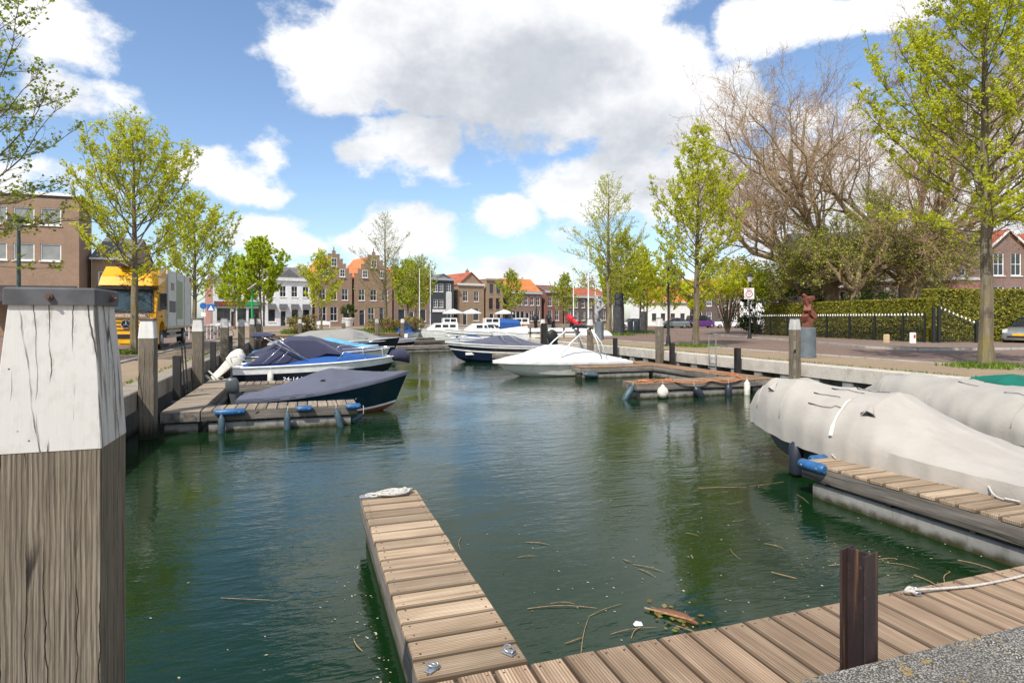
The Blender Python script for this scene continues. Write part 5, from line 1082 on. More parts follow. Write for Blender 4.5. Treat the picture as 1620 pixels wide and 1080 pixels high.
# ------------------------------------------------------------------ buildings
WM = {}
def window(parent, x, z, w, h, cols=2, rows=2, frame='white_paint', glass='glass_dark', y=.07, sill=True, ft=.09):
    k = (w, h, cols, rows, frame, glass, ft)
    if k not in WM:
        f = MB(); a = ft
        f.box(0, a, 0, .07, 0, h).box(w - a, w, 0, .07, 0, h).box(a, w - a, 0, .07, 0, a).box(a, w - a, 0, .07, h - a, h)
        for i in range(1, cols): f.box(w * i / cols - .025, w * i / cols + .025, .005, .06, a, h - a)
        for j in range(1, rows):
            for i in range(cols): f.box(max(a, w * i / cols + .025), min(w - a, w * (i + 1) / cols - .025), .005, .06, h * j / rows - .025, h * j / rows + .025)
        p = MB().add([(.02, .045, .02), (w - .02, .045, .02), (w - .02, .045, h - .02), (.02, .045, h - .02)], [(0, 1, 2, 3)])
        s = MB().box(-.08, w + .08, -.16, .06, -.1, -.005)
        WM[k] = (f.mesh('window', frame), p.mesh('pane', glass), s.mesh('sill', frame if frame != 'print_grey' else 'concrete_pale'))
    f, p, s = WM[k]; o = link('window', f, parent, (x, y, z)); link('pane', p, o)
    if sill: link('sill', s, o)
    return o
def door(parent, x, w, h, m='door_dark', frame='white_paint', z=0., lite=True):
    d = MB().box(x + .1, x + w - .1, .10, .16, z, z + h - .08).build('door', m, parent)
    MB().box(x, x + .098, .04, .16, z, z + h).box(x + w - .098, x + w, .04, .16, z, z + h).box(x + .1, x + w - .1, .04, .16, z + h - .078, z + h).build('door_frame', frame, d)
    if lite: MB().box(x + .2, x + w - .2, .085, .098, z + h * .62, z + h * .9).build('door_light', 'glass_dark', d)
    MB().box(x + w - .3, x + w - .22, .05, .098, z + 1.0, z + 1.06).build('handle', 'galv', d)
def facade_mb(W, H, D, rects, dep=.18):
    """walls of a box house with true openings in the front"""
    xs = sorted({0, W, *[r[0] for r in rects], *[r[0] + r[2] for r in rects]}); zs = sorted({0, H, *[r[1] for r in rects], *[r[1] + r[3] for r in rects]}); mb = MB()
    for i in range(len(xs) - 1):
        for j in range(len(zs) - 1):
            cx, cz = (xs[i] + xs[i + 1]) / 2, (zs[j] + zs[j + 1]) / 2
            if any(r[0] < cx < r[0] + r[2] and r[1] < cz < r[1] + r[3] for r in rects): continue
            mb.add([(xs[i], 0, zs[j]), (xs[i + 1], 0, zs[j]), (xs[i + 1], 0, zs[j + 1]), (xs[i], 0, zs[j + 1])], [(0, 1, 2, 3)])
    for x, z, w, h in rects:
        mb.add([(x, 0, z), (x + w, 0, z), (x + w, 0, z + h), (x, 0, z + h), (x, dep, z), (x + w, dep, z), (x + w, dep, z + h), (x, dep, z + h)], [(0, 4, 5, 1), (1, 5, 6, 2), (2, 6, 7, 3), (3, 7, 4, 0), (4, 7, 6, 5)])
    mb.add([(0, 0, 0), (0, D, 0), (0, D, H), (0, 0, H), (W, 0, 0), (W, D, 0), (W, D, H), (W, 0, H)], [(0, 3, 2, 1), (4, 5, 6, 7), (1, 2, 6, 5)])
    return mb
def house(name, label, loc, rz, W, D, H, wall, roof, rm=None, wins=(), doors=(), ridge=3., frame='white_paint', cornice=None, over=.25, glass='glass_dark', group='houses along the far side', gable_wall=None, chim=None):
    """roof types: gable_x ridge along the facade, gable_y ridge runs back, flat, step (stepped gable front)"""
    t = thing(name, label, 'house', (loc[0], loc[1], QZ), rz, group); rt = roof
    rects = [(x, z, w, h) for x, z, w, h, *_ in wins] + [(x, 0.02, w, h) for x, w, h in doors]
    facade_mb(W, H, D, rects).build('wall', wall, t)
    for x, z, w, h, *cr in wins: window(t, x, z, w, h, *(cr or (2, 2)), frame=frame, glass=glass)
    for x, w, h in doors: door(t, x, w, h, z=.02)
    if cornice: MB().box(-.12, W + .12, -.3, .1, H - .1, H + .35).build('cornice', cornice, t)
    if rt == 'gable_x':
        r = MB(); o = over; r.prism([(-o, H - o * ridge / (D / 2)), (D / 2, H + ridge), (D + o, H - o * ridge / (D / 2)), (D + o, H - o * ridge / (D / 2) + .15), (D / 2, H + ridge + .16), (-o, H - o * ridge / (D / 2) + .15)], -.1, W + .1, 'yz'); rf = r.build('roof', rm, t)
        MB().prism([(0.05, H), (D - .05, H), (D / 2, H + ridge - .05)], .0, W, 'yz').build('gable_end', wall, t)
        MB().box(-.1, W + .1, -over - .14, -over, H - .22, H - .05).build('gutter', 'cornice', t)
    elif rt in ('gable_y', 'step'):
        y0 = .3 if rt == 'step' else -over
        r = MB().prism([(-.12, H - .1), (W / 2, H + ridge), (W + .12, H - .1), (W + .12, H + .06), (W / 2, H + ridge + .16), (-.12, H + .06)], y0, D, 'xz'); rf = r.build('roof', rm, t)
        gw = gable_wall or wall
        if rt == 'step':
            n = 5; hw = W / 2; pts = []; 
            for k in range(n):
                pts += [(hw * k / n * .86, H + ridge * k / n - (.0 if k else .0)), (hw * k / n * .86, H + ridge * (k + 1) / n + .1)]
            top = H + ridge + .75; pts += [(hw - .35, H + ridge + .1), (hw - .35, top)]; pts = pts + [(W - a, b) for a, b in reversed(pts)]
            MB().prism([(0, H - .02)] + pts[1:-1] + [(W, H - .02)], -.02, .3, 'xz').build('step_gable', gw, t)
            for k in range(n):
                for sx in (0, 1):
                    xa = hw * k / n * .86 - .08; xb = hw * (k + 1) / n * .86; z = H + ridge * (k + 1) / n + .102
                    if sx: xa, xb = W - xb, W - xa
                    MB().box(xa, xb, -.08, .36, z, z + .1).build('coping_stone', 'concrete_pale', t)
            MB().lathe([(.1, 0), (.16, .1), (.09, .25), (.13, .45), (.02, .8)], 8, (W / 2, .14, top)).build('finial', 'slate', t)
            window(t, W / 2 - .6, H + ridge * .5, 1.2, 1.5, 2, 2, y=-.09, glass=glass); window(t, W * .2, H + .25, 1.1, 1.4, 2, 2, y=-.09, glass=glass); window(t, W * .8 - 1.1, H + .25, 1.1, 1.4, 2, 2, y=-.09, glass=glass)
        else: MB().prism([(0.04, H - .02), (W - .04, H - .02), (W / 2, H + ridge - .05)], 0, .3, 'xz').build('gable', gw, t)
    if group == 'houses along the far side': t.scale = (1, 1, 1.14)
    if rt == 'flat':
        rf = MB().box(.02, W - .02, .12, D, H - .001, H + .25).build('roof', rm or 'slate', t)
    if chim:
        for cx, cy in chim: MB().box(cx - .35, cx + .35, cy - .3, cy + .3, H + ridge * .4, H + ridge + .9).build('chimney', wall, rf); MB().lathe([(.1, 0), (.12, .4), (.09, .45)], 8, (cx, cy, H + ridge + .9)).build('chimney_pot', 'tile_orange', rf)
    return t
def row(x0, n, step, z, w, h, c=2, r=2): return [(x0 + i * step, z, w, h, c, r) for i in range(n)]
# brick office building, left edge
lb = house('brick_building', 'flat-roofed brown brick building at the left edge', (-33.4, 64, 0), 0, 14.4, 3.4, 12.1, 'brick_brown', 'flat', 'slate', row(1.6, 6, 1.98, 9.75, 1.55, 1.5, 1, 1) + row(1.6, 6, 1.98, 6.6, 1.55, 1.5, 1, 1) + row(1.6, 4, 2.6, 1.0, 1.6, 1.6, 2, 1), [(11.2, 1.1, 2.3)], 0, glass='glass_curtain', group=None)
MB().box(-.1, 14.5, -.15, 3.5, 12.36, 12.62).build('roof_edge', 'white_paint', lb)
pc = MB().add([(7, -3.2, 3.0), (14.2, -3.2, 3.0), (14.2, -.02, 4.4), (7, -.02, 4.4), (7, -3.2, 2.85), (14.2, -3.2, 2.85), (14.2, -.02, 4.2), (7, -.02, 4.2)], [(0, 1, 2, 3), (7, 6, 5, 4), (0, 4, 5, 1), (1, 5, 6, 2), (3, 7, 4, 0)]).build('porch_roof', 'tile_dark', lb)
for x in (7.2, 10.6, 14.0): MB().box(x - .08, x + .08, -3.1, -2.94, 0, 2.85).build('porch_post', 'white_paint', lb)
house('brick_house', 'brown house with grey roof behind the truck cab', (-18.6, 66, 0), 0, 3.2, 9, 7.2, 'brick_tan', 'gable_x', 'slate', row(.5, 1, 1, 4.4, 1.3, 1.5) + row(.5, 1, 1, 1.2, 1.3, 1.6), ridge=2.2, group=None)
house('brick_house', 'narrow red brick house in the side street behind truck', (-24.0, 112, 0), R(10), 5, 9, 7.5, 'brick_red', 'flat', 'slate', row(.6, 2, 2.1, 4.4, 1.2, 1.6) + row(.6, 2, 2.1, 1.2, 1.2, 1.8), ridge=0, group=None)
RZ = R(15); house_far = []
CS, SN = math.cos(RZ), math.sin(RZ)
house('shop', 'white shop with pink brick side and red-green fascia sign', (-15.9, 124.4), RZ, 8.8, 10, 6.9, 'wall_white', 'gable_x', 'slate', [(.7, .9, 2.3, 2.1, 2, 1), (4.2, .9, 1.6, 2.1, 1, 1), (6.2, .4, 2.0, 2.6, 2, 1), (1.0, 4.6, 1.3, 1.5), (3.6, 4.6, 1.3, 1.5), (6.3, 4.6, 1.3, 1.5)], [(3.05, 1.0, 2.5)], 1.6, 'print_grey')
sh = bpy.data.objects['shop']; MB().box(.2, 8.6, -.35, -.02, 3.35, 4.1).build('fascia_board', 'print_grey', sh); MB().box(1.0, 4.0, -.38, -.352, 3.5, 3.95).build('sign_panel', 'sign_red', sh); MB().box(5.2, 8.2, -.38, -.352, 3.5, 3.95).build('sign_panel', 'sign_green', sh)
MB().prism([(.02, 0), (9.9, 0), (9.9, 6.9), (5, 8.4), (.02, 6.9)], -.06, -.01, 'yz').build('side_wall', 'brick_pink', sh)
wr = house('white_houses', 'white plastered house row with dark awnings', (-7.0, 126.8), RZ, 9.0, 9, 8.0, 'wall_white', 'gable_x', 'slate', row(.5, 4, 2.2, 5.0, 1.2, 1.9) + [(.5, .7, 1.4, 2.2, 1, 1), (4.9, .7, 1.4, 2.2, 1, 1), (7.1, .7, 1.4, 2.2, 1, 1)], [(2.8, 1.1, 2.6)], 2.3, 'white_paint', 'cornice')
for x in (.5, 2.65, 4.9, 7.1): MB().prism([(-.02, 3.8), (-.02, 3.0), (-.75, 2.95)], x - .05, x + 1.45, 'yz').build('awning', 'awning_grey', wr)
MB().prism([(2.2, 8.3), (6.8, 8.3), (4.5, 9.9)], -.06, .2, 'xz').build('pediment', 'slate', wr)
house('step_gable_house', 'brick house with stepped gable, left of two', (2.3, 129.3), RZ, 7.6, 13, 8.6, 'brick_brown', 'step', 'tile_orange', row(.7, 3, 2.35, 4.6, 1.35, 2.1) + [(.7, .8, 1.5, 2.6, 2, 2), (3.0, .8, 1.5, 2.6, 2, 2)], [(5.6, 1.2, 2.9)], 4.2)
house('step_gable_house', 'brick house with stepped gable and finial, right of two', (10.2, 131.4), RZ, 8.4, 13, 8.6, 'brick_brown', 'step', 'tile_orange', row(.8, 3, 2.6, 4.6, 1.4, 2.1) + [(2.9, .8, 1.4, 2.6, 2, 2), (5.4, .8, 1.9, 2.6, 2, 1)], [(.9, 1.3, 2.9)], 4.4)
house('brick_house', 'low brick house with wide orange tiled roof', (18.8, 133.6), RZ, 8.6, 11, 7.2, 'brick_purple', 'gable_x', 'tile_orange', row(.8, 3, 2.6, 4.4, 1.3, 1.8) + [(.8, .7, 1.7, 2.4, 1, 1), (5.6, .7, 2.0, 2.4, 1, 1)], [(3.4, 1.2, 2.6)], 4.0)
bh = house('black_house', 'tall black-painted house with grey pediment', (27.5, 135.6), RZ, 5.6, 10, 9.0, 'wall_black', 'gable_y', 'slate', [(.35, 6.6, 1.1, 1.6, 2, 3), (1.75, 6.6, 1.1, 1.6, 2, 3), (.35, 3.5, 1.1, 1.6, 2, 3), (1.75, 3.5, 1.1, 1.6, 2, 3), (3.7, 6.6, 1.1, 1.7, 2, 3)], [(3.8, 1.1, 2.4)], 1.1, 'white_paint', 'cornice_grey', gable_wall='cornice_grey')
MB().box(3.55, 4.95, -.1, -.01, 2.6, 6.5).build('white_panel', 'cornice', bh); MB().box(.1, 3.4, -.14, -.01, 2.55, 3.1).build('name_board', 'white_paint', bh)
house('brick_house', 'brown brick house with orange roof and white cornice', (34.2, 138.6), RZ, 7.2, 12, 8.2, 'brick_tan', 'gable_y', 'tile_red', [(1.4, 4.8, 1.3, 2.2), (4.4, 4.8, 1.3, 2.2), (4.2, .8, 1.6, 2.6, 1, 1)], [(1.3, 1.2, 2.8)], 2.6, 'white_paint', 'cornice', chim=[(5.4, 5)])
house('brick_house', 'narrow tan house with two upper windows', (41.8, 140.6), RZ, 4.8, 10, 9.4, 'brick_tan', 'flat', 'slate', [(.9, 6.6, 1.1, 2.0, 1, 2), (2.9, 6.6, 1.1, 2.0, 1, 2), (.7, 3.2, 1.2, 2.4, 1, 2), (2.7, 3.2, 1.2, 2.4, 1, 2)], [(.8, 1.3, 2.3), (3, 1.2, 2.3)], 0, 'print_grey', 'brick_tan')
house('brick_house', 'grey-roofed house behind the dark folded parasol', (47.6, 147), RZ, 5.5, 10, 8.2, 'brick_dark', 'gable_x', 'slate', row(.8, 2, 2.2, 4.5, 1.2, 1.8), ridge=1.8)
house('brick_house', 'wide purple brick house with white corniced windows', (49.0, 143.6), RZ, 9.6, 10, 7.0, 'brick_purple', 'gable_x', 'tile_orange', row(.5, 5, 1.85, 4.2, 1.15, 2.0) + row(.5, 3, 1.3, .7, 1.1, 2.2, 1, 1) + [(6.0, .7, 1.15, 2.4), (7.9, .7, 1.15, 2.4)], [(4.6, 1.1, 2.6)], 3.2, 'white_paint', 'cornice_grey')
house('brick_house', 'red-brown brick house with four white sash windows', (59.6, 146.6), RZ, 5.8, 10, 7.4, 'brick_red', 'gable_x', 'tile_brown', [(.9, 4.1, 1.3, 2.2), (3.2, 4.1, 1.3, 2.2), (.9, .8, 1.3, 2.4), (3.2, .8, 1.3, 2.4)], [], 1.6, 'white_paint', 'cornice_grey')
house('brick_house', 'brick houses behind the silver statue with orange roof', (65.8, 148.3), RZ, 16, 10, 6.4, 'brick_dark', 'gable_x', 'tile_red', row(.9, 6, 2.5, 3.8, 1.2, 1.9) + row(.9, 6, 2.5, .8, 1.3, 2.2), [], 2.2, 'white_paint', 'cornice_grey')
house('white_building', 'low white building with orange roof behind the cars', (66.0, 107.5), R(-5), 9.6, 8, 4.3, 'wall_white', 'gable_x', 'tile_orange', [(1.0, .9, 1.0, 1.3), (3.0, .9, 1.0, 1.3), (5.2, .9, 1.0, 1.3), (7.4, .9, 1.0, 1.3)], [], 2.8, 'print_grey')
for i, (x, y, w, h, wl, lab) in enumerate([(76.5, 110, 7, 5.8, 'brick_dark', 'dark brick house with orange gable roof, left in far street'), (85.5, 113, 6, 6.2, 'brick_purple', 'gabled brick house in the middle of the far street'), (92.5, 112, 6, 6., 'wall_white', 'white-trimmed gabled house near the small sign'), (98.5, 108, 9, 4.6, 'brick_dark', 'low dark row house at the street end')]):
    house('brick_house', lab, (x, y), R(-22), w, 9, h, wl, 'gable_y' if i in (1, 2) else 'gable_x', 'tile_orange' if i < 3 else 'tile_dark', row(.7, int(w / 2), 2.0, 3.6 if h > 5 else 2.9, 1.0, 1.5) + row(.7, int(w / 2), 2.0, .9, 1.0, 1.6), [], 2.8)
# villas behind the hedge, right
vl = house('brick_villa', 'brick villa with white lintels behind the garden trees', (46.4, 47.5), R(-32), 12.4, 10, 8.4, 'brick_purple', 'gable_x', 'slate', [(.8, 1.8, 2.0, 2.4, 3, 1), (3.6, 1.8, 2.4, 2.4, 4, 1), (10.4, 2.2, 1.3, 1.7, 2, 1), (8.0, 1.9, 1.3, 2.4, 2, 2), (1.2, 6.0, 1.1, 1.6), (4.2, 6.0, 1.1, 1.6), (7.4, 6.0, 1.1, 1.6), (10.2, 6.0, 1.1, 1.6)], [(6.4, 1.1, 2.3)], 2.0, 'white_paint', None, group=None, chim=[(3, 5), (10, 5)])
MB().box(.4, 6.2, -.6, -.01, 4.5, 4.8).build('canopy_board', 'white_paint', vl); MB().box(7.5, 7.95, -.1, -.01, 4.0, 4.5).box(9.35, 9.8, -.1, -.01, 4.0, 4.5).build('lintel', 'white_paint', vl); MB().prism([(7.96, 4.4), (9.34, 4.4), (8.65, 4.95)], -.08, -.01, 'xz').build('lintel_arch', 'brick_red', vl); MB().box(6.4, 12.3, -.3, -.01, 5.05, 5.3).build('string_course', 'white_paint', vl); MB().tube([(11.9, -.1, 0), (11.9, -.1, 8.3)], .06, 6).build('downpipe', 'galv', vl)
v2 = house('brick_villa', 'tall plain brick house wall beside the tree trunk', (56.0, 41.6), R(-14), 5.6, 9, 9.4, 'brick_purple', 'gable_x', 'slate', [(3.4, 5.6, .5, .7, 1, 1)], [], .8, group=None)
MB().box(.2, 3.0, -2.6, -.01, 0, 5.0).build('annex', 'brick_pink', v2); MB().box(.1, 3.1, -2.7, -.012, 5.002, 5.25).build('annex_roof', 'white_paint', v2)
for i, (dx, lab) in enumerate([(0, 'terraced gabled brick house at right edge, nearest tree trunk'), (4.4, 'terraced gabled brick house at the far right edge')]):
    a = R(-14); x0, y0 = 61.6 + dx * math.cos(a), 40.0 + dx * math.sin(a)
    h_ = house('terraced_house', lab, (x0, y0), a, 4.3, 9, 8.0, 'brick_purple', 'gable_y', 'tile_red', [(.7, 5.6, 1.1, 2.2, 2, 2), (2.5, 5.6, 1.1, 2.2, 2, 2), (.7, 2.6, 1.1, 2.0, 2, 2), (2.5, 2.6, 1.1, 2.0, 2, 2)], [], 1.9, group=None)
    MB().prism([(-.1, 7.9), (2.15, 9.85), (4.4, 7.9), (4.4, 8.15), (2.15, 10.1), (-.1, 8.15)], -.3, -.262, 'xz').build('bargeboard', 'white_paint', h_); MB().tube([(.1, -.08, 0), (.1, -.08, 7.9)], .06, 6).build('downpipe', 'white_paint', h_)

# ------------------------------------------------------------------ truck
tk = thing('delivery_truck', 'yellow and grey box truck parked on the left quay', 'truck', (-9.05, 32.6, QZ))
MB().prism([(0, .42), (-.06, .75), (-.04, 1.72), (.02, 1.78), (.36, 2.98), (.62, 3.08), (2.05, 3.08), (2.05, .95), (1.95, .95), (1.83, 1.25), (1.5, 1.4), (1.1, 1.4), (.78, 1.2), (.68, .75), (.66, .42)], .04, 2.46, 'yz').build('cab', 'truck_yellow', tk)
MB().loft([[(x0, y, z) for x0, y, z in ((.02, .40, 3.09), (2.48, .40, 3.09), (2.48, 2.12, 3.09), (.02, 2.12, 3.09))], [(.06, .62, 3.5), (2.44, .62, 3.5), (2.48, 2.12, 3.5), (.02, 2.12, 3.5)], [(.12, 1.2, 4.02), (2.38, 1.2, 4.02), (2.48, 2.12, 4.02), (.02, 2.12, 4.02)]]).build('roof_fairing', 'truck_yellow', tk)
MB().add([(.14, -.012, 1.80), (2.36, -.012, 1.80), (2.30, .305, 2.88), (.20, .305, 2.88)], [(0, 1, 2, 3)]).build('windscreen_surround', 'rubber', tk).location.y = -.012
MB().add([(.22, .0, 1.86), (2.28, .0, 1.86), (2.22, .28, 2.82), (.28, .28, 2.82)], [(0, 1, 2, 3)]).build('windscreen', 'glass_truck', tk).location.y = -.035
for x0 in (.35, 1.25): MB().tube([(x0, -.06, 1.84), (x0 + .75, -.03, 1.98)], .015, 5).build('wiper', 'rubber', tk)
MB().box(.02, 2.48, .10, .5, 2.9, 3.02).build('sun_visor', 'rubber', tk)
for z in (.98, 1.16, 1.34, 1.5): MB().box(.42, 2.08, -.085, -.052, z, z + .032).build('grille_slot', 'rubber', tk)
em = MB().tube([(1.25 + .19 * math.cos(a), -.13, 1.26 + .19 * math.sin(a)) for a in np.linspace(0, 2 * PI, 25)], .018, 6)
for k in range(3): a = PI / 2 + k * 2 * PI / 3; em.tube([(1.25, -.13, 1.26), (1.25 + .18 * math.cos(a), -.13, 1.26 + .18 * math.sin(a))], [.04, .008], 5)
MB().tube([(1.25, -.06, 1.26), (1.25, -.11, 1.26)], .215, 20).build('emblem_plate', 'rubber', tk); em.build('star_emblem', 'chrome', tk)
text('cab_lettering', 'Centrum Zuid West', .17, 'white_paint', tk, (1.25, -.075, 1.62), (R(90), 0, 0), sx=1.1); MB().box(.3, 2.2, -.068, -.05, 1.58, 1.77).build('lettering_strip', 'print_brown', tk)
MB().prism([(-.12, .3), (-.16, .55), (-.10, .86), (.3, .86), (.6, .42), (.6, .3)], .02, 2.48, 'yz').build('bumper', 'truck_yellow', tk); MB().box(.5, 2.0, -.185, -.15, .60, .80).build('bumper_grille', 'rubber', tk)
for x in (.08, 2.08): MB().box(x, x + .34, -.185, -.1, .62, .80).build('headlight', 'lamp_glass', tk)
pl_ = MB().box(.96, 1.54, -.205, -.17, .38, .52).build('number_plate', 'plate_yellow', tk)
for sx, x in ((1, 2.46), (-1, .04)):
    MB().add([(x + sx * .01, .42, 1.9), (x + sx * .01, 1.15, 1.9), (x + sx * .01, 1.15, 2.78), (x + sx * .01, .62, 2.78)], [(0, 1, 2, 3)]).build('side_window', 'glass_truck', tk)
    d_ = MB().box(min(x, x + sx * .012), max(x, x + sx * .012), .30, 1.22, 1.43, 1.86).build('door', 'truck_yellow', tk); MB().box(min(x + sx * .014, x + sx * .05), max(x + sx * .014, x + sx * .05), 1.0, 1.18, 1.6, 1.66).build('handle', 'rubber', d_)
    m_ = MB().cbox(x + sx * .30 - .14, x + sx * .30 + .14, -.02, .12, 1.95, 2.72, .03).build('mirror', 'rubber', tk); MB().tube([(x, .15, 2.75), (x + sx * .3, .06, 2.68)], .025, 6).build('mirror_arm', 'rubber', m_)
MB().box(-.02, 2.52, 2.25, 9.05, 1.12, 4.02).build('cargo_box', 'truck_box', tk)
MB().box(.7, 1.8, .7, 1.2, 4.025, 4.1).build('roof_lamp_bar', 'rubber', tk)
for y in (2.25, 4.5, 6.75, 8.97): MB().box(2.521, 2.545, y, y + .08, 1.14, 4.0).build('box_rib', 'galv', tk)
MB().box(2.522, 2.53, 2.7, 4.3, 1.85, 2.45).build('print_panel', 'print_grey', tk); MB().box(2.522, 2.53, 3.1, 3.9, 3.0, 3.4).build('print_panel', 'print_brown', tk); MB().box(2.522, 2.53, 4.7, 6.3, 1.5, 3.6).build('print_panel', 'print_green', tk)
MB().box(2.522, 2.55, 8.55, 8.95, 3.75, 3.98).build('marker', 'red_paint', tk); MB().box(-.02, 2.52, 2.25, 9.05, 1.0, 1.118).build('chassis_sill', 'wood_pale', tk)
MB().box(.75, 1.75, .8, 8.9, .72, .995).build('chassis', 'rubber', tk)
for z in (.52, .8): MB().box(2.38, 2.44, 2.6, 6.3, z, z + .14).build('side_guard', 'galv', tk)
for y in (3.0, 5.4): MB().box(2.34, 2.378, y, y + .1, .52, 1.0).build('side_guard_post', 'rubber', tk)
MB().box(1.9, 2.3, 4.0, 5.2, .5, .98).build('fuel_tank', 'galv', tk)
for y in (1.3, 7.35):
    for x0, x1 in ((.08, .42), (2.1, 2.44)):
        w_ = MB().tube([(x0, y, .5), (x0 + .04, y, .5), (x1 - .04, y, .5), (x1, y, .5)], [.46, .5, .5, .46], 22).build('wheel', 'rubber', tk, 40); e = x1 if x0 > 1 else x0; MB().tube([(e - .03, y, .5), (e + .03 if x0 > 1 else e - .012, y, .5)], [.28, .2], 16).build('rim', 'galv', w_)
MB().box(.1, 2.4, 8.8, 8.95, .45, .6).build('rear_underrun_bar', 'galv', tk)

# ------------------------------------------------------------------ cars
def car(name, label, loc, rz, col, van=False, plate=True, scale=1.):
    t = thing(name, label, 'car', (*loc, QZ + .004), rz, 'parked cars'); t.scale = (scale,) * 3
    def sec(x, w, z0, z1, e=.12): return [(x, -w + e, z0), (x, -w, z0 + e), (x, -w, z1 - e * 1.2), (x, -w + e, z1), (x, w - e, z1), (x, w, z1 - e * 1.2), (x, w, z0 + e), (x, w - e, z0)]
    st = [(0, .62, .36, .64), (.12, .78, .24, .72), (.45, .85, .2, .82), (1.1, .88, .19, .95), (2.0, .89, .19, .97), (3.2, .88, .19, 1.0), (3.85, .84, .22, 1.0), (4.1, .76, .32, .95)]
    if van: st = [(0, .7, .36, .8), (.12, .82, .26, .95), (.7, .9, .2, 1.1), (1.2, .9, .2, 1.15), (4.3, .9, .2, 1.15), (4.5, .85, .3, 1.1)]
    MB().loft([sec(*s) for s in st]).build('body', col, t, 35)
    cs = [(1.0, .74, .95, .97), (1.75, .66, .95, 1.44), (2.3, .65, .95, 1.5), (3.2, .64, .95, 1.44), (3.95, .7, .95, 1.0)]
    if van: cs = [(.8, .8, 1.1, 1.12), (1.5, .76, 1.1, 1.85), (2.0, .76, 1.1, 1.95), (4.3, .75, 1.1, 1.92), (4.48, .8, 1.1, 1.2)]
    g = MB().loft([[(x, -w - .08, z0), (x, -w, z1 - .04), (x, -w + .15, z1), (x, w - .15, z1), (x, w, z1 - .04), (x, w + .08, z0)] for x, w, z0, z1 in cs]).build('greenhouse', 'glass_dark', t, 25)
    rf = cs[1:-1]; MB().loft([[(x, -w + .06, z1 + .004), (x, -w + .16, z1 + .02), (x, w - .16, z1 + .02), (x, w - .06, z1 + .004)] for x, w, z0, z1 in rf], False).build('roof', col, t, 30)
    xw = (.82, 3.35) if not van else (.85, 3.7)
    for x in xw:
        for s in (-1, 1):
            w_ = MB().tube([(x, s * .68, .31), (x, s * .72, .31), (x, s * .87, .31), (x, s * .9, .31)], [.28, .31, .31, .28], 18).build('wheel', 'rubber', t, 40); MB().tube([(x, s * .885, .31), (x, s * .912, .31)], [.2, .16], 14).build('rim', 'galv', w_)
    for s in (-1, 1): MB().loft([[(.02, s * .5, .62), (.02, s * .72, .62), (.05, s * .72, .70), (.05, s * .5, .7)], [(.34, s * .62, .70), (.34, s * .84, .68), (.36, s * .83, .8), (.36, s * .6, .84)]]).build('headlight', 'lamp_glass', t); MB().box(4.03, 4.09, s * .62 - .1, s * .62 + .1, .7, .9).build('tail_light', 'red_paint', t)
    MB().box(-.012, .06, -.5, .5, .36, .46).build('grille', 'rubber', t)
    if plate: MB().box(-.03, .02, -.26, .26, .47, .58).build('number_plate', 'plate_yellow', t)
    return t
car('parked_car', 'silver car front at the right edge beside the tall hedge', (39.0, 23.6), R(12), 'car_silver', scale=1.1)
car('parked_car', 'grey-green hatchback parked at the street bend', (52.0, 81.0), R(-20), 'car_grey', scale=1.05); car('parked_car', 'black car behind the slim tree trunk', (57.5, 80.5), R(165), 'car_black', scale=1.05); car('parked_van', 'purple van parked in the far street', (61.5, 80.2), R(165), 'car_purple', True)
car('parked_car', 'white car parked near the small sign', (64.3, 77.4), R(150), 'car_white'); car('parked_car', 'white car with red stripes behind the mooring post', (45.5, 82.5), R(-15), 'car_white'); car('parked_car', 'dark car parked far left behind the barrier', (-15.5, 97), R(80), 'car_black'); car('parked_car', 'silver car parked far left in side street', (-18, 104), R(80), 'car_silver')

# ------------------------------------------------------------------ street furniture
def lantern(label, loc, h=4.4):
    t = thing('street_lamp', label, 'street lamp', (*loc, QZ), 0, 'black lantern street lamps')
    MB().lathe([(.22, 0), (.22, .06), (.13, .14), (.11, .5), (.075, .6), (.07, 1.0), (.055, 1.1), (.05, h - .3), (.07, h - .26), (.05, h - .2), (.04, h)], 12).build('pole', 'black_metal', t, 40)
    MB().loft([[(r * math.cos(a), r * math.sin(a), h + z) for a in np.linspace(0, 2 * PI, 7)[:-1]] for r, z in ((.13, .02), (.24, .42))]).build('glass', 'lamp_glass', t)
    MB().loft([[(r * math.cos(a), r * math.sin(a), h + z) for a in np.linspace(0, 2 * PI, 7)[:-1]] for r, z in ((.29, .425), (.27, .46), (.12, .62), (.03, .68))]).build('hood', 'black_metal', t)
    return t
lantern('black street lamp standing left of the slim tree', (19.2, 29.1), 4.4); lantern('black street lamp carrying the speed limit sign', (32.3, 38.0), 4.3); lantern('black street lamp far down the quay by bins', (37.6, 62.0), 4.3); lantern('lantern lamp on the terrace before the tan house', (39.5, 117), 4.6)
sg = thing('speed_sign', 'white square thirty zone sign with red ring', 'traffic sign', (32.12, 37.86, QZ + 3.05), R(-40))
MB().cbox(-.36, .36, -.02, .02, -.05, .78, .004).build('board', 'white_paint', sg); MB().tube([(.23 * math.cos(a), -.026, .33 + .23 * math.sin(a)) for a in np.linspace(0, 2 * PI, 33)], .03, 6).build('red_ring', 'red_paint', sg)
text('digits', '30', .26, 'print_grey', sg, (0, -.024, .24), (R(90), 0, 0)); text('zone_text', 'ZONE', .13, 'print_grey', sg, (0, -.024, .62), (R(90), 0, 0))
sp = thing('street_sign', 'small white sign on black pole by the far kerb', 'traffic sign', (46.6, 58.8, QZ), R(-35)); MB().lathe([(.1, 0), (.1, .1), (.07, .2), (.06, 2.6)], 10).build('pole', 'black_metal', sp); MB().cbox(-.3, .3, -.08, -.04, 2.5, 3.1, .01).build('board', 'white_paint', sp); MB().box(-.12, .12, -.095, -.082, 2.62, 2.95).build('symbol', 'print_grey', sp)
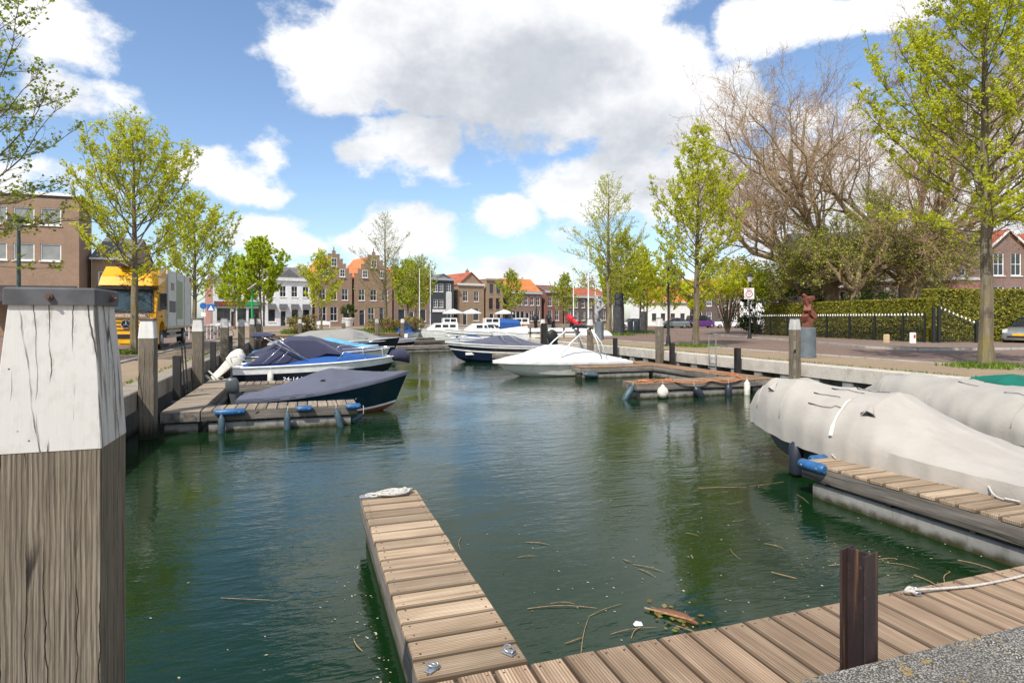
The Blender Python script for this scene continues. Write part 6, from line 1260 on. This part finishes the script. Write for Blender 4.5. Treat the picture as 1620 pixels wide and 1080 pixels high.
lm = thing('street_lamp', 'modern grey street lamp with dome head at left edge', 'street lamp', (-9.9, 27.0, QZ)); MB().lathe([(.11, 0), (.11, 1.0), (.075, 1.1), (.06, 4.4), (.05, 4.75)], 12).build('pole', 'lamp_green', lm, 40)
MB().lathe([(.06, 4.75), (.13, 4.8), (.15, 5.02)], 14).build('lamp_glass', 'lamp_glass', lm, 40); MB().lathe([(.16, 5.02), (.34, 5.06), (.36, 5.12), (.30, 5.22), (.12, 5.28), (.01, 5.29)], 18).build('dome', 'lamp_green', lm, 40)
def cylinder_plinth(label, loc, r, h, m='cyl_grey'):
    t = thing('plinth', label, 'plinth', (*loc, QZ), 0, 'round metal plinths'); MB().lathe([(r, 0), (r, h - .02), (r - .02, h), (.0, h)], 32).build('drum', m, t, 40); MB().lathe([(r + .012, .02), (r + .012, .09)], 32).build('base_band', m, t, 40); return t
cylinder_plinth('grey steel drum plinth under the rust-red sculpture', (18.75, 18.8), .31, 1.18); cylinder_plinth('grey steel drum plinth under the silver statue', (20.2, 39.4), .33, 1.3)
sc = thing('abstract_sculpture', 'rust-red folded steel sculpture on a grey drum', 'sculpture', (18.75, 18.8, QZ + 1.18), R(-20))
def slab(mb, c, s, ry, rz=0, rx=0): b = MB().box(-s[0] / 2, s[0] / 2, -s[1] / 2, s[1] / 2, -s[2] / 2, s[2] / 2).xf(c, rz, rx, ry); mb.add(b.v, b.f)
for c, s, ry, rz in (((.02, 0, .17), (.26, .24, .42), .25, .3), ((-.06, .0, .42), (.34, .26, .22), -.5, .7), ((.14, 0, .56), (.42, .24, .20), .75, .2), ((.02, -.02, .72), (.26, .26, .26), .5, .9), ((-.02, 0, .98), (.22, .22, .38), -.35, .2), ((.08, 0, 1.12), (.34, .24, .16), -.3, .5), ((-.08, .02, 1.24), (.10, .1, .2), -.9, .2)):
    mb = MB(); slab(mb, c, s, ry, rz); mb.build('steel_block', 'corten', sc)
st_ = thing('silver_statue', 'silver-white twisted figure statue on a grey drum', 'sculpture', (20.2, 39.4, QZ + 1.3)); mb = MB(); rr = random.Random(8)
for k in range(5):
    pts = [(rr.uniform(-.3, .3), rr.uniform(-.25, .25), z) for z in (.0, .35, .75, 1.15, 1.5, 1.85)]; mb.tube([(p[0] * .9, p[1], p[2]) for p in pts], [.09, .14, .12, .17, .14, .06], 8)
mb.build('figure', 'silver_cast', st_, 60)
def rough_stone(label, loc, h, r, seed, m='stone_rough'):
    t = thing('standing_stone', label, 'sculpture', (*loc, QZ)); rings = []
    for k in range(9):
        z = h * k / 8; ring_ = []
        for j in range(14):
            a = 2 * PI * j / 14; q = r * (1 - .25 * (k / 8)) * (1 + .22 * mnoise.noise(Vector((math.cos(a) * 1.5 + seed, math.sin(a) * 1.5, z * 1.3)))); ring_.append((q * math.cos(a), q * math.sin(a) * .8, z))
        rings.append(ring_)
    MB().loft(rings).build('stone', m, t, 40); return t
rough_stone('tall dark standing stone sculpture behind the tree', (26.9, 48.6), 3.8, .55, 1.); rough_stone('dark bronze figure stone far down the quay', (37.2, 61.4), 2.3, .42, 4., 'granite_dark')
def bin_(label, loc, m, r, h): t = thing('litter_bin', label, 'bin', (*loc, QZ), 0, 'litter bins'); MB().lathe([(r, 0), (r, h), (r * .92, h + .03), (0, h + .05)], 20).build('drum', m, t, 40); MB().lathe([(r + .02, h * .86), (r + .02, h * .9)], 20).build('rim_band', 'galv', t)
bin_('pale grey round bin beside the yellow-green trees', (33.6, 56.8), 'cyl_grey', .34, 1.45); bin_('dark bin left of the pale grey bin', (32.1, 55.6), 'bin_grey', .3, 1.45); bin_('dark bin on far quay before the first gable', (7.4, 66), 'bin_grey', .5, 1.4)
# iron fence with white spear tips
A0 = Vector((37.2, 43.2)); B0 = Vector((34.75, 26.0)); d = B0 - A0; LF = d.length
fe = thing('iron_fence', 'black iron fence with white spear tips before the hedge', 'fence', (A0.x, A0.y, QZ + .11), math.atan2(d.y, d.x))
for z in (.18, .78, 1.42): MB().box(0, LF, -.02, .02, z, z + .045).build('rail', 'black_metal', fe)
bar = MB().tube([(0, 0, .02), (0, 0, 1.56)], .014, 5).mesh('bar', 'black_metal'); tip = MB().lathe([(.014, 0), (.055, .06), (.036, .11), (.0, .18)], 6).mesh('spear_tip', 'white_paint')
nb_ = int(LF / .125)
for i in range(nb_):
    if i % 18 == 0: continue
    b_ = link('bar', bar, fe, (i * .125 + .06, 0, 0))
    if i % 2: link('spear_tip', tip, b_, (0, 0, 1.56))
for i in range(0, nb_ + 18, 18): MB().box(-.045, .045, -.045, .045, -.1, 1.72).build('post', 'black_metal', fe, None, (min(i * .125 + .06, LF), 0, 0))
gt = thing('iron_gate', 'black iron gate with sloping spear-tipped top', 'gate', (34.85, 25.55, QZ + .1), R(-18))
for x, h in ((0, 2.05), (.32, 2.15), (2.55, 1.3)): MB().box(x - .07, x + .07, -.07, .07, -.05, h).build('post', 'black_metal', gt)
for i in range(17):
    x = .45 + i * .122; zt = 1.95 - (x - .45) * .42; b_ = MB().tube([(x, 0, .05), (x, 0, zt)], .012, 5).build('bar', 'black_metal', gt); i % 2 or link('spear_tip', tip, b_, (x, 0, zt))
MB().tube([(.39, 0, 1.82), (2.48, 0, .96)], .022, 5).build('top_rail', 'black_metal', gt); MB().box(.4, 2.48, -.02, .02, .15, .2).build('rail', 'black_metal', gt)
for lab, loc, m, h in (('short orange-brown wooden post before the iron fence', (32.2, 26.4), 'wood_pale', .5), ('short white printed marker post before the iron fence', (33.0, 25.4), 'white_paint', .62)):
    t = thing('marker_post', lab, 'marker post', (*loc, QZ + .1)); MB().cbox(-.11, .11, -.11, .11, 0, h, .03).build('post', m, t)
    if m == 'white_paint': MB().box(-.07, .07, -.117, -.112, h * .5, h * .8).build('print', 'red_paint', t)
gd = thing('road_gully', 'black gully drain at the kerb before the fence', 'drain', (29.6, 28.2, QZ + .008), R(66))
for k in range(3): MB().cbox(k * .3, k * .3 + .24, -.2, .2, 0, .1, .01).build('grating', 'rubber', gd)
for i, (x, y, h, l) in enumerate([(13.6, 74.8, 7.6, 'white flagpole left of the two in front of the step gables'), (15.8, 79.0, 8.4, 'white flagpole before the black house'), (21.5, 43.8, 7.2, 'white flagpole beside the silver statue'), (28.6, 62, 7.6, 'white flagpole between the statue trees'), (30.8, 61, 7.2, 'white flagpole right of the dark stone')]):
    t = thing('flagpole', l, 'flagpole', (x, y, QZ), 0, 'white flagpoles'); MB().lathe([(.075, 0), (.07, .5), (.045, h), (.06, h + .06), (.0, h + .1)], 10).build('mast', 'alu_white', t, 40); MB().lathe([(.14, 0), (.14, .06)], 10).build('foot', 'galv', t)
so = thing('solar_pole', 'green pole topped with a tilted solar panel', 'solar pole', (-4.6, 62.5, QZ)); MB().lathe([(.12, 0), (.1, .5), (.08, 4.3)], 10).build('pole', 'sign_green', so); MB().box(-.5, .5, -.6, .6, -.03, .03).xf((0, 0, 4.55), 0, 0, R(-38)).build('panel', 'solar', so)
for x, y, l, kind in ((-8.2, 63, 'blue pedestrian crossing sign on the left quay', 1), (-8.9, 63.4, 'blue round sign left of the crossing sign', 0)):
    t = thing('traffic_sign', l, 'traffic sign', (x, y, QZ)); MB().tube([(0, 0, 0), (0, 0, 2.9)], .035, 8).build('pole', 'galv', t)
    if kind: MB().cbox(-.32, .32, -.05, -.03, 2.2, 2.85, .005).build('board', 'sign_blue', t); MB().add([(-.25, -.053, 2.27), (.25, -.053, 2.27), (0, -.053, 2.75)], [(0, 1, 2)]).build('symbol', 'white_paint', t)
    else: MB().tube([(0, -.05, 2.7), (0, -.03, 2.7)], .3, 20).build('board', 'sign_blue', t); MB().box(-.2, .2, -.05, -.03, 1.7, 2.1).build('plate', 'white_paint', t)
br = thing('white_barrier', 'white railing barrier beside the truck on the left quay', 'barrier', (-8.4, 49.5, QZ)); MB().box(0, 2.9, -.04, .04, 1.0, 1.12).build('rail', 'white_paint', br)
for i in range(13): MB().box(.02 + i * .235, .06 + i * .235, -.02, .02, 0, 1.0).build('bar', 'white_paint', br)
def bicycle(label, loc, rz):
    t = thing('bicycle', label, 'bicycle', (*loc, QZ), rz)
    for x in (0, 1.05): w_ = MB().tube([(x + .33 * math.cos(a), 0, .35 + .33 * math.sin(a)) for a in np.linspace(0, 2 * PI, 25)], .02, 5).build('wheel', 'rubber', t); [w_ and None]; MB().tube([(x - .32, 0, .35), (x + .32, 0, .35)], .006, 4).tube([(x, 0, .03), (x, 0, .67)], .006, 4).build('spokes', 'galv', w_)
    MB().tube([(0, 0, .35), (.35, 0, .85), (.9, 0, .82), (1.05, 0, .35)], .02, 6).tube([(0, 0, .35), (.42, 0, .3), (.9, 0, .82)], .02, 6).tube([(.42, 0, .3), (.32, 0, .95)], .02, 6).build('frame', 'black_metal', t); MB().box(.18, .42, -.07, .07, .95, 1.0).build('saddle', 'rubber', t); MB().tube([(.8, -.28, 1.08), (.92, 0, 1.06), (.8, .28, 1.08)], .016, 6).tube([(.9, 0, .82), (.92, 0, 1.06)], .016, 6).build('handlebar', 'chrome', t); return t
bicycle('dark bicycle parked behind the left mooring posts', (-6.6, 49.6), R(20)); bicycle('second bicycle leaning near the first one', (-6.4, 51.2), R(-15))
# pedestrian, back view
pn = thing('person', 'person in dark jacket and jeans standing on the far left quay', 'person', (-3.9, 55.6, QZ), R(10))
def skin_mesh(name, verts, edges, rad, m, parent, sub=1):
    me = bpy.data.meshes.new(name); me.from_pydata(verts, edges, []); o = bpy.data.objects.new(name, me); COL.objects.link(o); sk = o.modifiers.new('s', 'SKIN'); 
    for i, r in enumerate(rad): me.skin_vertices[0].data[i].radius = (r if isinstance(r, tuple) else (r, r))
    me.skin_vertices[0].data[0].use_root = True; ss = o.modifiers.new('d', 'SUBSURF'); ss.levels = sub; ss.render_levels = sub
    em_ = bpy.data.meshes.new_from_object(o.evaluated_get(bpy.context.evaluated_depsgraph_get())); bpy.data.objects.remove(o); em_.materials.clear(); em_.materials.append(MATS[m]); shade(em_, True); return link(name, em_, parent)
def skv(verts, edges, rad, name, m, parent):
    me = bpy.data.meshes.new(name); me.from_pydata(verts, edges, []); o = bpy.data.objects.new(name, me); COL.objects.link(o); o.modifiers.new('s', 'SKIN')
    if not me.skin_vertices:
        bm_ = bmesh.new(); bm_.from_mesh(me); bm_.verts.layers.skin.verify(); bm_.to_mesh(me); bm_.free()
    for i, r in enumerate(rad): me.skin_vertices[0].data[i].radius = r if isinstance(r, tuple) else (r, r)
    me.skin_vertices[0].data[0].use_root = True; ss = o.modifiers.new('d', 'SUBSURF'); ss.levels = 2; ss.render_levels = 2
    bpy.context.view_layer.update(); em_ = bpy.data.meshes.new_from_object(o.evaluated_get(bpy.context.evaluated_depsgraph_get())); bpy.data.objects.remove(o); em_.materials.clear(); em_.materials.append(MATS[m]); shade(em_, True); return link(name, em_, parent)
bv = [(0, 0, .95), (0, 0, 1.15), (0, .01, 1.38), (0, 0, 1.5), (0, -.01, 1.6), (0, -.02, 1.70), (.1, 0, .9), (.11, .02, .5), (.11, .03, .09), (.12, -.1, .04), (-.1, 0, .9), (-.12, -.02, .5), (-.12, .03, .09), (-.13, -.1, .04), (.19, .01, 1.42), (.26, .02, 1.15), (.27, -.08, .92), (.27, -.12, .82), (-.19, .01, 1.42), (-.26, .02, 1.15), (-.27, -.08, .92), (-.27, -.12, .82)]
be = [(0, 1), (1, 2), (2, 3), (3, 4), (4, 5), (0, 6), (6, 7), (7, 8), (8, 9), (0, 10), (10, 11), (11, 12), (12, 13), (2, 14), (14, 15), (15, 16), (16, 17), (2, 18), (18, 19), (19, 20), (20, 21)]
bd = skv(bv, be, [(.17, .12), (.17, .12), (.19, .12), .06, .09, .09, .09, .065, .045, .04, .09, .065, .045, .04, .07, .055, .04, .035, .07, .055, .04, .035], 'body', 'jeans', pn)
skv([(0, 0, .88), (0, 0, 1.15), (0, .01, 1.38), (0, 0, 1.47), (.2, .01, 1.42), (.27, .02, 1.15), (.28, -.08, .93), (-.2, .01, 1.42), (-.27, .02, 1.15), (-.28, -.08, .93)], [(0, 1), (1, 2), (2, 3), (2, 4), (4, 5), (5, 6), (2, 7), (7, 8), (8, 9)], [(.21, .16), (.21, .16), (.22, .15), .09, .095, .075, .06, .095, .075, .06], 'jacket', 'jacket', pn)
MB().lathe([(.02, 1.56), (.09, 1.58), (.105, 1.66), (.1, 1.74), (.06, 1.80), (.0, 1.815)], 12, (0, .0, 0)).build('hair', 'hair', pn, 60)
# far terrace pieces
for x, y, l in ((38.3, 116, 'open light grey parasol on the terrace before brown house'), (30.6, 113, 'open pale parasol before the black house'), (26.8, 112, 'open pale parasol left on the terrace')):
    t = thing('parasol', l, 'parasol', (x, y, QZ), 0, 'open terrace parasols'); MB().tube([(0, 0, 0), (0, 0, 3.0)], .04, 6).build('mast', 'wood_pale', t); MB().loft([[(r * math.cos(a), r * math.sin(a), z) for a in np.linspace(0, 2 * PI, 9)[:-1]] for r, z in ((2.1, 2.35), (2.1, 2.5), (1.0, 2.95), (.05, 3.3))]).build('canopy', 'parasol', t)
for x, y, l in ((43.4, 128, 'folded dark parasol left of tan house'), (50.6, 130, 'folded dark parasol right of tan house')): t = thing('folded_parasol', l, 'parasol', (x, y, QZ), 0, 'folded dark parasols'); MB().lathe([(.04, 0), (.04, 1.2), (.42, 1.3), (.30, 2.6), (.14, 4.2), (.02, 4.6)], 10).build('canopy', 'parasol_dark', t)
pt = thing('flower_pot', 'large white flowerpot with round olive tree', 'flowerpot', (8.0, 118, QZ)); MB().lathe([(.75, 0), (1.05, 1.3), (1.15, 1.35), (1.15, 1.6), (.9, 1.6), (.85, 1.3)], 18).build('pot', 'terracotta_pot', pt, 40)
shrub('round olive tree growing in the white flowerpot', (8.0, 118, QZ + 1.4), 1.5, 2.4, 1200, 'leaf_dark', .25, 'potted_tree', .3, 95, group=None, cat='potted tree')
for i, (x, y, l) in enumerate([(0.5, 104, 'white bench before the white house row, left'), (3.2, 105, 'white bench before the white house row, right')]): t = thing('bench', l, 'bench', (x, y, QZ), R(12), 'white benches'); MB().box(-1.1, 1.1, -.25, .25, .42, .5).build('seat', 'white_paint', t); MB().box(-1.1, 1.1, .22, .28, .52, 1.0).build('backrest', 'white_paint', t); [MB().box(sx - .05, sx + .05, -.22, .22, 0, .418).build('leg', 'white_paint', t) for sx in (-.9, .9)]
for i, (x, y, l) in enumerate([(8.8, 67.2, 'black picnic bench on the far quay, left'), (12.0, 72.5, 'black picnic bench on the far quay, right')]): t = thing('picnic_table', l, 'table', (x, y, QZ), R(15), 'black picnic benches'); MB().box(-.9, .9, -.4, .4, .7, .76).build('top', 'black_metal', t); [MB().box(-.9, .9, s * .75 - .14, s * .75 + .14, .42, .47).build('seat', 'black_metal', t) for s in (-1, 1)]; [MB().box(sx - .04, sx + .04, -.85, .85, 0, .41).build('leg', 'black_metal', t) for sx in (-.7, .7)]
